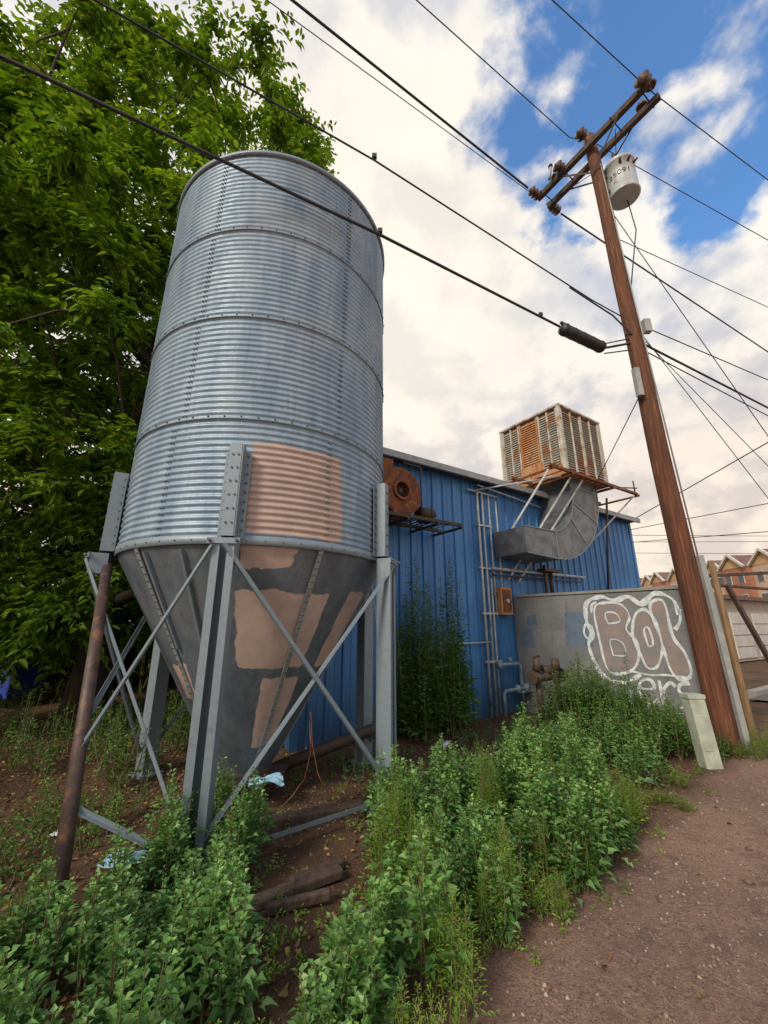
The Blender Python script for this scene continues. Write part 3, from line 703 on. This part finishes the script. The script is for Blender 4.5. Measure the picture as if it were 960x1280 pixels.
wire([Vector((-2.69,2.25,7.3))+Vector((-2.57,-1.29,0))*4,(-2.69,2.25,7.3),(-.12,3.54,7.25),(3.74,5.8,7.3),pC,(9.17,8.22,7.3),(30,18,7.1)],.011)
wire([(3.2,5.5,7.28),(3.74,5.78,7.22),(4.2,6.0,7.15),pB],.014)
wire([pole_at(10.2),(10.6,8.6,2.2)],.009); wire([pole_at(7.2),(9.6,8.0,1.2)],.007); wire([pole_at(7.0),(11.5,9.5,3.2)],.007)
wire([(8.27,13.0,5.0),(9.6,9.0,6.07),(11.2,4.2,7.4)],.014); wire([(8.27,13.0,4.75),(9.1,9.0,4.45),(10,4.6,4.2)],.010); wire([(8.2,12.9,4.3),(8.95,9.0,3.77),(9.7,5,3.2)],.010)
wire([pole_at(5.5)+Vector((-.2,-.1,0)),(6.0,11.5,5.0)],.009)
wire([tc+UZ*(tz1-.2),tc+UZ*9.4+EX*.2,pole_at(7.3)],.012); wire([tc+UZ*(tz1+.3),pc+CA*.5],.008); wire([e1-UZ*.1,pole_at(11.0)],.008)
for (x0,y0,z0_,x1,y1,z1_) in ((6,60,14,70,42,10.5),(6,60,12.5,70,42,9),(0,50,13.2,60,44,11.3)):
    wire([(x0,y0,z0_),(x1,y1,z1_)],.03,.3)
for p in ((-.05,3.95,6.6),(2.6,5.42,6.62),(-.12,3.54,7.3)):
    p=Vector(p); wr.box(p+UZ*.02,(.03,.02,.03)); wr.tube(p,p+UZ*.07,.008)
wr.build('power_lines',['black'])
sc_=MB(); a=Vector((3.05,5.67,6.58)); b=Vector((4.02,6.17,6.58)); d=(b-a).normalized()
sc_.ptube([a,a+d*.03,a+d*.08,a+d*.1,b-d*.1,b-d*.08,b-d*.03,b],[.03,.1,.11,.1,.1,.11,.1,.03],18)
for i in range(3): q=a.lerp(b,.25+.22*i); sc_.tube(q,q+d*.02,.104,.104,18)
sc_.beam(a+UZ*.12,b+UZ*.12,.04,.04); sc_.build('cable_splice_case',['black'])
# ------------------------------------------------------------------ fence, marker
fe=MB(); g=ground_z(5.3,6.3)
fe.tube((5.32,6.35,g-.2),(5.27,6.35,2.68),.055,.045,10,0); fe.tube((7.0,6.9,-.2),(6.95,6.9,2.6),.05,.045,10,0)
fe.beam((4.95,6.42,2.43),(7.1,6.98,2.58),.08,.05,mi=1); fe.beam((5.5,6.42,2.3),(6.35,6.5,.0),.07,.05,mi=1); fe.beam((5.3,6.42,2.3),(7.0,6.95,2.25),.05,.04,mi=1)
fe.build('wooden_gate_frame',['wood_tan','wood_dark'],bevel=.006)
mk=MB(); c=Vector((4.05,5.56,0)); top=Vector((3.98,5.56,.78)); g=ground_z(4.05,5.56)
mk.beam(c+UZ*(g-.1),top,.2,.15,(0,1,0)); mk.beam(top,top+UZ*.05,.22,.17,(0,1,0)); mk.box(top.lerp(c,.5)+Vector((0,-.078,0)),(.06,.004,.2))
mk.build('utility_marker_pedestal',['concrete'],bevel=.02)
# ------------------------------------------------------------------ timber and litter
tb=MB(); tb.beam((-1.35,4.0,-.04),(-.2,4.45,-.02),.14,.14); tb.build('foundation_beam',['wood_dark'],bevel=.01)
tb=MB()
for p,q,w_ in (((-.82,3.05,.01),(-.30,3.36,.03),.09),((-.62,3.22,.03),(-.30,3.50,.01),.07),((-.72,2.98,.02),(-.34,3.08,.05),.05)): tb.beam(p,q,w_,.06)
tb.build('railroad_tie_timber',['wood_dark'],bevel=.012)
def crumple(name,c,sx,sy,rot,mat,amp=.03):
    n=14; vs=[];fs=[]
    for j in range(n):
        for i in range(n):
            x=(i/(n-1)-.5)*sx; y=(j/(n-1)-.5)*sy; z=abs(noise.noise(Vector((x*9+c[0],y*9,2.2))))*amp*2
            vs.append((c[0]+x*math.cos(rot)-y*math.sin(rot),c[1]+x*math.sin(rot)+y*math.cos(rot),c[2]+z))
    for j in range(n-1):
        for i in range(n-1): fs.append((j*n+i,j*n+i+1,(j+1)*n+i+1,(j+1)*n+i))
    m=MB(); m.add(vs,fs); return m.build(name,[mat])
crumple('litter_paper',(-1.2,4.62,.14),.34,.28,.3,'paperblue',.05)
crumple('litter_paper',(-1.87,3.46,.05),.32,.2,.15,'paperblue',.03)
crumple('litter_paper',(-2.7,3.9,.02),.12,.1,1.,'paintwhite',.03)
crumple('litter_paper',(.9,6.6,-.05),.25,.12,.6,'paintwhite',.03)
bb=MB(); bb.box((-9.2,10.2,.75),(.7,.5,.7)); bb.box((-9.2,10.2,1.49),(.75,.55,.04)); bb.tube((-9.7,9.75,.1),(-9.7,9.65,.1),.1); bb.tube((-8.7,9.75,.1),(-8.7,9.65,.1),.1)
bb.build('blue_rubbish_bin',['bluetarp'],bevel=.03)
# ------------------------------------------------------------------ scatter
def in_road(x,y): return y<2.1+.82*x
n=14000; X=rng.uniform(-3.5,7,n); Yy=rng.uniform(1.6,8,n); keep=[]
for i in range(n):
    rd=in_road(X[i],Yy[i])
    keep.append(rng.random()<(1. if rd else .45))
X=X[keep];Yy=Yy[keep]; n=len(X); Z=np.array([ground_z(a,b) for a,b in zip(X,Yy)])
sz=rng.gamma(1.6,.0036,n)+.002
octa=np.array([(1,0,0),(0,1,0),(-1,0,0),(0,-1,0),(0,0,.7),(0,0,-.7)],float); of=np.array([(0,1,4),(1,2,4),(2,3,4),(3,0,4),(1,0,5),(2,1,5),(3,2,5),(0,3,5)])
an=rng.uniform(0,6.28,n); VV=octa[None]*(1+rng.uniform(-.35,.35,(n,6,1))); c_,s_=np.cos(an)[:,None],np.sin(an)[:,None]
VX=VV[:,:,0]*c_-VV[:,:,1]*s_; VY=VV[:,:,0]*s_+VV[:,:,1]*c_
VV=np.stack([VX,VY,VV[:,:,2]],-1)*sz[:,None,None]+np.stack([X,Yy,Z+sz*.3],1)[:,None]
FF=(of[None]+np.arange(n)[:,None,None]*6).reshape(-1)
np_mesh('gravel',VV.reshape(-1,3),FF,3,'pebble')
n=17000; X=rng.uniform(-7,3.5,n);Yy=rng.uniform(1.8,9,n); k=np.array([ (not in_road(a,b) or rng.random()<.06) and (rng.random()<(1. if a<-1.4 else .3)) for a,b in zip(X,Yy)]); X=X[k];Yy=Yy[k];n=len(X)
Z=np.array([ground_z(a,b) for a,b in zip(X,Yy)])+.004+rng.uniform(0,.018,n); an=rng.uniform(0,6.28,n); lz=rng.uniform(.02,.058,n)
leaf_mesh('leaf_litter',np.stack([X,Yy,Z],1),np.stack([np.cos(an),np.sin(an),rng.normal(0,.2,n)],1),np.stack([rng.normal(0,.4,n),rng.normal(0,.4,n),np.ones(n)],1),lz,lz*rng.uniform(.35,.7,n),'litter',fold=.3,droop=.1)
# ------------------------------------------------------------------ weeds
class Veg:
    def __init__(s): s.P=[];s.D=[];s.N=[];s.L=[];s.W=[]; s.st=MB()
    def plant(s,x,y,h,spread,nst,leafL,ratio,dens,base=None,stemr=.004,lean=.5,side=True,tb=.75):
        g=ground_z(x,y) if base is None else base
        for k in range(nst):
            a=rng.uniform(0,6.28); r=rng.uniform(.1,1)*spread; hh=h*rng.uniform(.6,1.08)
            p0=np.array([x+rng.normal(0,.015),y+rng.normal(0,.015),g-.01]); tip=np.array([x+math.cos(a)*r,y+math.sin(a)*r,g+hh])
            mid=p0*.5+tip*.5+np.array([math.cos(a)*r*.25,math.sin(a)*r*.25,-.02])
            s.st.ptube([p0,mid,tip],[stemr,stemr*.8,stemr*.4],4,0,False)
            n=max(int(dens*hh),5); t=rng.uniform(.1,1.,n)**tb
            pos=((1-t)**2)[:,None]*p0+(2*t*(1-t))[:,None]*mid+(t**2)[:,None]*tip
            aa=rng.uniform(0,6.28,n); up=rng.uniform(-.2,.8,n)+t*.45
            D=np.stack([np.cos(aa),np.sin(aa),up],1)
            if side:
                off=rng.uniform(0,.11,n)*(1.15-t)*min(2.2,h/.4); pos=pos+nrm(D)*off[:,None]
            s.P.append(pos);s.D.append(D); s.N.append(np.stack([-.4*np.cos(aa)+rng.normal(0,.4,n),-.4*np.sin(aa)+rng.normal(0,.4,n),np.ones(n)],1))
            l=leafL*(1.2-.8*t)*rng.uniform(.5,1.3,n); s.L.append(l); s.W.append(l*ratio*rng.uniform(.8,1.2,n))
    def build(s,name,mat,droop=.2,**k):
        e=empty(name); leaf_mesh('leaves',np.concatenate(s.P),np.concatenate(s.D),np.concatenate(s.N),np.concatenate(s.L),np.concatenate(s.W),mat,e,.2,droop,**k); s.st.build('stems',['stem'],e); return e
def inside(x,y,poly):
    c=False;n=len(poly)
    for i in range(n):
        x0,y0=poly[i];x1,y1=poly[(i+1)%n]
        if (y0>y)!=(y1>y) and x<(x1-x0)*(y-y0)/(y1-y0)+x0: c=not c
    return c
def scatter(poly,dens,fn):
    xs_=[p[0] for p in poly];ys_=[p[1] for p in poly]; ar=(max(xs_)-min(xs_))*(max(ys_)-min(ys_))
    for i in range(int(ar*dens)):
        x=rng.uniform(min(xs_),max(xs_));y=rng.uniform(min(ys_),max(ys_))
        if inside(x,y,poly) : fn(x,y)
W1=Veg(); W2=Veg(); GC=Veg()
main=[(-.25,1.75),(.12,1.95),(.42,2.3),(1.0,2.9),(1.95,3.75),(2.15,4.5),(1.9,5.4),(.9,5.0),(-.1,4.35),(-.02,3.4),(-.2,2.7)]
def fmain(x,y):
    v=noise.noise(Vector((x*1.6,y*1.6,5)))
    if v<-.3: return
    W1.plant(x,y,(.32+.28*rng.random())*(1+.8*v),.12,4,.074,.72,130)
scatter(main,31,fmain)
left=[(-2.6,1.7),(-.75,1.7),(-.6,2.4),(-.9,2.95),(-1.0,3.35),(-1.35,3.3),(-1.6,2.9),(-2.0,2.45),(-2.5,2.4)]
scatter(left,33,lambda x,y:W1.plant(x,y,.28+.28*rng.random(),.13,4,.07,.72,125))
scatter([(-1.55,3.0),(-1.02,3.0),(-.92,3.6),(-1.35,3.75)],46,lambda x,y:W1.plant(x,y,.55+.2*rng.random(),.13,4,.06,.68,115))
scatter([(1.9,4.3),(3.0,5.0),(3.9,5.9),(3.8,6.8),(2.6,6.6),(1.6,5.6)],17,lambda x,y:W1.plant(x,y,.35+.3*rng.random(),.16,5,.07,.6,105))
scatter([(-.2,4.6),(1.6,5.6),(3.0,7.4),(2.4,8.4),(0.0,6.9),(-1,5.6)],7,lambda x,y:W1.plant(x,y,.12+.2*rng.random(),.12,3,.055,.55,90))
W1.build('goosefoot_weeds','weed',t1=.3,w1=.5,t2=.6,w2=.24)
scatter([(-3.2,2.2),(-.4,1.8),(.7,2.4),(2.6,4.1),(4.6,5.7),(4.2,7),(0,6.8),(-3.5,5)],16,lambda x,y:GC.plant(x,y,.03+.09*rng.random(),.08,3,.028,.5,160,stemr=.002))
scatter([(-1.0,1.7),(-.2,1.7),(0,3.2),(-.9,3.2)],30,lambda x,y:GC.plant(x,y,.03+.1*rng.random(),.07,3,.03,.5,160,stemr=.002))
GC.build('ground_cover_sprigs','weed2')
for (x,y,h) in ((.55,2.75,.42),(.75,2.95,.46),(1.15,3.3,.4),(.3,2.4,.45),(1.9,3.9,.5),(2.05,4.05,.45),(1.8,3.75,.42),(2.2,4.1,.35),(.1,3.3,.7),(.0,3.1,.6),(.25,3.0,.55),(1.5,4.1,.6),(.9,3.9,.65),(2.6,4.45,.15),(3.3,5.0,.15),(2.8,4.4,.12),(4.75,5.8,.25),(5.0,5.9,.3),(5.3,6.1,.35),(1.3,3.2,.3),(1.0,2.95,.25),(-1.95,2.6,.4),(.12,2.05,.3),(-.6,1.95,.2)):
    for q in range(4): W2.plant(x+rng.normal(0,.06),y+rng.normal(0,.06),h,.10,6,.035,.2,230)
W2.build('feathery_weeds','weed2')
RB=Veg()
def bush(V,x,y,h,sp,n,leafL=.072,ratio=.45,dens=100):
    for q in range(n):
        V.plant(x+rng.normal(0,sp*.4),y+rng.normal(0,sp*.4),h*rng.uniform(.65,1),sp*.6,5,leafL,ratio,dens,stemr=.006)
for (x,y,h,sp,n) in ((3.2,6.7,1.35,.5,13),(3.7,6.5,1.0,.5,13),(4.1,6.45,.75,.4,12),(2.8,6.8,1.0,.5,12),(3.5,7.3,1.1,.5,12),(3.2,5.9,.75,.45,11),(3.75,5.95,.7,.35,10),(4.3,6.7,.5,.3,8),(4.4,5.95,.35,.25,5)): bush(RB,x,y,h,sp,n)
RB.build('roadside_bush','shrub')
WS=Veg()
for i in range(36):
    u=rng.random(); q=B(.4+rng.uniform(-.1,1.2),-.42+rng.normal(0,.16),0)
    WS.plant(q.x,q.y,rng.uniform(.7,2.4) if i>5 else 2.9,.34,3,.12,.38,80,stemr=.008,tb=.9)
WS.build('wall_shrub','shrub')
US=Veg()
for i in range(80):
    x=rng.uniform(-7.5,-3.0);y=rng.uniform(4.9,8.6)
    US.plant(x,y,rng.uniform(.35,.9),.3,4,.08,.4,60,stemr=.006)
for i in range(44): US.plant(rng.uniform(-3.6,-2.3),rng.uniform(3.3,4.8),rng.uniform(.15,.55),.2,3,.06,.4,75)
US.build('undergrowth','shrub')
# ------------------------------------------------------------------ trees
def tree(name,base,H,crad,cz0,leaf_mat,nclump,twigs,lpt,leafL,seed,trunk=.32,lobes=()):
    r=np.random.default_rng(seed); e=empty(name); tm_=MB(); g=ground_z(base[0],base[1])
    b0=Vector((base[0],base[1],g-.2)); 
    top=b0+Vector((.3,-.2,H*.8)); tr_=[b0.lerp(top,i/12)+Vector((r.normal(0,.08),r.normal(0,.08),0))*(i>0) for i in range(13)]
    tm_.ptube(tr_,[trunk*(1-.85*(i/12))*(1.3 if i==0 else 1) for i in range(13)],14)
    limbs=[]
    def limb(p,d,L,rad):
        pts=[p]
        for q in range(6):
            d=(d+Vector((r.normal(0,.12),r.normal(0,.12),.04))).normalized(); pts.append(pts[-1]+d*L/6)
        tm_.ptube(pts,[rad*(1-.8*q/6) for q in range(7)],8); limbs.extend(pts[1:])
    for k in range(13):
        i=2+int(k*.75); p=tr_[min(i,11)]; a=k*2.4+r.uniform(-.3,.3); L=crad*r.uniform(.55,.85)*(1-.3*i/12)
        limb(p,Vector((math.cos(a),math.sin(a),r.uniform(.35,.9))).normalized(),L,trunk*.42*(1-.5*i/12))
    for (lc,lr) in lobes:
        lc=Vector(lc); p=min(tr_,key=lambda q:(q-lc).length+.5*abs(q.z-lc.z+1.5)); limb(p,(lc-p).normalized(),(lc-p).length*1.05,trunk*.35)
    limbs+=tr_[4:]
    LL=[tuple(p) for p in limbs]
    cen0=np.array([base[0],base[1],cz0+(H-cz0)*.5]); R0=np.array([crad,crad,(H-cz0)/2])
    E=[(cen0,R0)]+[(np.array(c),np.array(q)) for c,q in lobes]; wts=np.array([q[1].prod()**.75 for q in E]); wts/=wts.sum()
    P=[];D=[];Nn=[];L_=[]
    cnt=0
    while cnt<nclump:
        cen,rad=E[r.choice(len(E),p=wts)]
        u=r.normal(size=3); u/=np.linalg.norm(u); rr_=r.uniform(.3,1)**.45
        lump=1+.2*noise.noise(Vector((u[0]*2.2+seed,u[1]*2.2,u[2]*2.2)))+.12*noise.noise(Vector((u[0]*5,u[1]*5+seed,u[2]*5)))
        c=cen+u*rr_*lump*rad
        if c[2]<.9: continue
        if math.hypot(c[0]-C.x,c[1]-C.y)<RS+1.1 and c[2]<8.8: continue
        if c[0]>-.2 -.22*c[1]: continue
        bn=-EX.y*(c[0]-P0.x)+EX.x*(c[1]-P0.y); bs=EX.x*(c[0]-P0.x)+EX.y*(c[1]-P0.y)
        if bn>-.8 and bs>S0-.9 and c[2]<6.8: continue
        cnt+=1
        LA=np.array(LL)
        j=np.argmin(((LA-c)**2).sum(1)+ .6*np.maximum(LA[:,2]-c[2],0)**2); p=Vector(LL[j]); cv=Vector(c)
        m_=p.lerp(cv,.5)+Vector((0,0,.1*(cv-p).length)); tm_.ptube([p,m_,cv],[.028,.02,.008],5,0,False)
        LL.append(tuple(m_)); LL.append(tuple(cv))
        for t in range(twigs):
            out=np.array([c[0]-cen0[0],c[1]-cen0[1],0]); out/=max(np.linalg.norm(out),.1)
            d=r.normal(size=3)*np.array([1,1,.55])+out*.6+np.array([0,0,.05]); d/=np.linalg.norm(d)
            tl=r.uniform(.35,1.0); n=lpt; tt=(np.arange(n)+r.uniform(0,1,n))/n
            pos=c+d*tl*tt[:,None]+np.array([0,0,-.35])*(tt**2)[:,None]*tl+r.normal(0,.03,(n,3))
            sd=np.cross(d,[0,0,1]); sd/=max(np.linalg.norm(sd),.1); sg=np.where(np.arange(n)%2==0,1,-1)[:,None]
            dd=d*.6+sd*sg*.9+np.array([0,0,-.35])+r.normal(0,.25,(n,3))
            P.append(pos);D.append(dd);Nn.append(np.array([0,0,1.])+out*.35+r.normal(0,.35,(n,3))); L_.append(leafL*r.uniform(.6,1.25,n))
    P=np.concatenate(P);D=np.concatenate(D);Nn=np.concatenate(Nn);L_=np.concatenate(L_)
    leaf_mesh('leaves',P,D,Nn,L_,L_*.45,leaf_mat,e,.15,.25); tm_.build('trunk_and_limbs',['bark'],e); return e
tree('shade_tree',(-6.3,9.2),18.5,5.5,1.3,'treeleaf',660,14,19,.16,3,.42,lobes=(((-3.6,9.0,13.8),(2.5,2.0,4.4)),((-7.0,7.2,3.8),(2.3,1.8,2.9)),((-4.6,7.9,8.5),(1.9,1.8,3.)),((-6.5,6.3,9),(2.5,1.6,4))))
tree('background_tree',(-12.5,11.5),14,5.,.3,'treeleaf2',170,12,12,.28,5,.35,lobes=(((-13,10,3),(4,2.5,3)),))
tree('background_tree',(-9.0,16.5),15,5.5,.3,'treeleaf2',200,12,12,.3,9,.35,lobes=(((-9,14.5,3),(3.5,2,3)),))
HG=Veg()
for i in range(170):
    t=rng.random(); x=-19+14.5*t+rng.normal(0,.4); y=10.5+3.5*t+rng.normal(0,.8)
    HG.plant(x,y,rng.uniform(1.6,3.4),.8,6,.24,.45,22,stemr=.02,tb=.9)
HG.build('background_hedge','treeleaf2')
# ------------------------------------------------------------------ distance
tw=empty('townhouse_row')
tmb=MB(); p0=Vector((43.6,40,0)); p1=Vector((48.8,80,0)); ud=(p1-p0).normalized(); fn=Vector((-ud.y,ud.x,0)); 
if fn.x>0: fn=-fn
nU=9; Lr=(p1-p0).length/nU
for i in range(nU):
    a=p0+ud*Lr*i; ins=(.6 if i%2 else 0); ax=(ud,fn,UZ); c=a+ud*Lr/2-fn*(4+ins)
    tmb.box(c+UZ*4.0,(Lr/2-.02,4,4.6),ax,(0,6,1,6)[i%4]); tmb.box(c+UZ*1.5+fn*.05,(Lr/2-.3,4.02,1.5),ax,1)
    f=c+fn*4.3
    e0=f-ud*(Lr/2+.1)+UZ*8.55;e1_=f+ud*(Lr/2+.1)+UZ*8.55;e2_=f+UZ*10.3
    g0,g1,g2=[v-fn*8.6 for v in (e0,e1_,e2_)]
    tmb.add([e0,e1_,e2_,g0,g1,g2],[(0,2,5,3),(1,4,5,2)],2); ff=[v-fn*.25 for v in (e0,e1_,e2_)]
    tmb.add(ff,[(0,1,2)],0)
    tmb.beam(e0,e2_,.25,.3,fn,4); tmb.beam(e1_,e2_,.25,.3,fn,4)
    for zz in (4.6,7.2):
        for uo in (-1.1,1.1):
            tmb.box(c+fn*4.03+ud*uo+UZ*zz,(.5,.03,.65),ax,4); tmb.box(c+fn*4.07+ud*uo+UZ*zz,(.42,.03,.57),ax,3)
    tmb.box(c+fn*4.09+UZ*1.2,(1.6,.03,1.1),ax,4)
tmb.build('townhouses',['stucco','stucco2','townroof','glass','white','garage','stucco3'],tw)
gb=MB(); ga=Vector((17,20.4,0)); gd=Vector((.86,.5,0)).normalized(); gn=Vector((gd.y,-gd.x,0))
ax=(gd,gn,UZ); gb.box(ga+gd*7-gn*3+UZ*1.4,(7,3,1.5),ax,0); gb.box(ga+gd*7-gn*3+UZ*3.0,(7.3,3.3,.1),ax,2)
for i in range(5):
    gb.box(ga+gd*(1.6+i*2.75)+gn*.02+UZ*1.15,(1.1,.03,1.1),ax,1)
    for z in (.6,1.15,1.7): gb.box(ga+gd*(1.6+i*2.75)+gn*.055+UZ*z,(1.1,.006,.015),ax,2)
gb.build('garage_building',['garage','white','townroof'])
DT=Veg()
for i in range(26):
    x=rng.uniform(20,40);y=x*rng.uniform(1.25,1.6)+rng.uniform(5,12)
    DT.plant(x,y,rng.uniform(1.5,3),1.2,6,.5,.5,14,base=0,stemr=.04)
DT.build('distant_trees','shrub')
# ------------------------------------------------------------------ world
w=bpy.data.worlds.new('World'); scene.world=w; w.use_nodes=True; nt=w.node_tree; nt.nodes.clear()
SUN_EL,SUN_AZ=36,218
sky=N(nt,'ShaderNodeTexSky',sky_type='NISHITA'); sky.sun_disc=False; sky.sun_elevation=R(SUN_EL); sky.sun_rotation=R(SUN_AZ); sky.air_density=1.3; sky.dust_density=.4; sky.ozone_density=2.
tc_=N(nt,'ShaderNodeTexCoord').outputs['Generated']
nv=N(nt,'ShaderNodeVectorMath',operation='NORMALIZE'); nt.links.new(tc_,nv.inputs[0]); dirv=nv.outputs[0]
sp=N(nt,'ShaderNodeSeparateXYZ'); nt.links.new(dirv,sp.inputs[0]); dx,dy,dz=sp.outputs
zz=math_(nt,'ADD',math_(nt,'MAXIMUM',dz,0.),.55)
cx=math_(nt,'DIVIDE',dx,zz); cy=math_(nt,'DIVIDE',dy,zz)
cb=N(nt,'ShaderNodeCombineXYZ'); nt.links.new(cx,cb.inputs[0]); nt.links.new(cy,cb.inputs[1]); cb.inputs[2].default_value=.7; pv=cb.outputs[0]
def shifted(v,off):
    a=N(nt,'ShaderNodeVectorMath',operation='ADD'); nt.links.new(v,a.inputs[0]); a.inputs[1].default_value=off; return a.outputs[0]
SC=6.0
n1=tex(nt,pv,SC,9,.55,.15)
n1b=tex(nt,shifted(pv,(-.03,.055,0)),SC,5,.5,.15)
big=tex(nt,shifted(pv,(.35,.1,0)),2.6,3,.5,.1)
edge=math_(nt,'ADD',dx,math_(nt,'MULTIPLY',math_(nt,'SUBTRACT',tex(nt,pv,5,6,.6),.5),.26))
hi_=math_(nt,'ADD',math_(nt,'ADD',dz,math_(nt,'MULTIPLY',dx,.345)),math_(nt,'MULTIPLY',math_(nt,'SUBTRACT',tex(nt,shifted(pv,(2,3,0)),4,5,.6),.5),.12))
open_=math_(nt,'MULTIPLY',smooth(nt,edge,.05,.13),smooth(nt,hi_,.79,.90))
dens=math_(nt,'ADD',math_(nt,'ADD',n1,math_(nt,'MULTIPLY',math_(nt,'SUBTRACT',big,.5),.8)),math_(nt,'ADD',math_(nt,'MULTIPLY',open_,-.31),.32))
mask=smooth(nt,dens,.44,.57)
shade=smooth(nt,math_(nt,'SUBTRACT',n1,n1b),-.13,.10)
cc=mix(nt,shade,(.60,.63,.71),(1.03,.98,.91))
cc=mix(nt,math_(nt,'MULTIPLY',smooth(nt,tex(nt,pv,3.0,5,.5),.42,.66),.6),cc,mix(nt,shade,(.58,.60,.67),(.84,.80,.78)))
hor=smooth(nt,dz,.05,.72,1,0)
cc=mix(nt,math_(nt,'MULTIPLY',hor,.75),cc,mix(nt,shade,(.86,.71,.58),(1.03,.87,.67)))
gd_=N(nt,'ShaderNodeVectorMath',operation='DOT_PRODUCT'); nt.links.new(dirv,gd_.inputs[0]); gd_.inputs[1].default_value=Vector((-.0,.70,.71)).normalized()
glow=smooth(nt,gd_.outputs['Value'],.88,1.0)
cc=mix(nt,math_(nt,'MULTIPLY',glow,.6),cc,(1.12,1.01,.84))
blue=N(nt,'ShaderNodeMix',data_type='RGBA',blend_type='MULTIPLY'); blue.inputs[0].default_value=1; nt.links.new(sky.outputs[0],blue.inputs[6]); blue.inputs[7].default_value=(1.0,1.45,1.85,1)
b1=N(nt,'ShaderNodeBackground'); nt.links.new(blue.outputs[2],b1.inputs[0]); b1.inputs[1].default_value=.13
b2=N(nt,'ShaderNodeBackground'); nt.links.new(cc,b2.inputs[0]); b2.inputs[1].default_value=1.0
ms=N(nt,'ShaderNodeMixShader'); nt.links.new(mask,ms.inputs[0]); nt.links.new(b1.outputs[0],ms.inputs[1]); nt.links.new(b2.outputs[0],ms.inputs[2])
wo=N(nt,'ShaderNodeOutputWorld'); nt.links.new(ms.outputs[0],wo.inputs[0])
sd=bpy.data.lights.new('sun','SUN'); sd.energy=2.7; sd.angle=R(12); sd.color=(1,.88,.70); so=bpy.data.objects.new('sun',sd); scene.collection.objects.link(so)
v=Vector((math.sin(R(SUN_AZ))*math.cos(R(SUN_EL)),math.cos(R(SUN_AZ))*math.cos(R(SUN_EL)),math.sin(R(SUN_EL))))
so.rotation_euler=v.to_track_quat('Z','Y').to_euler(); so.location=(0,0,20)
cd=bpy.data.cameras.new('camera'); cam=bpy.data.objects.new('camera',cd); scene.collection.objects.link(cam); scene.camera=cam
cam.location=(0,0,1.7); cam.rotation_euler=(R(90+15.8),0,0)
cd.sensor_fit='VERTICAL'; cd.sensor_height=36; cd.lens=36*494/1280; cd.clip_start=.05; cd.clip_end=3000
scene.view_settings.view_transform='Standard'; scene.view_settings.look='None'; scene.view_settings.exposure=0
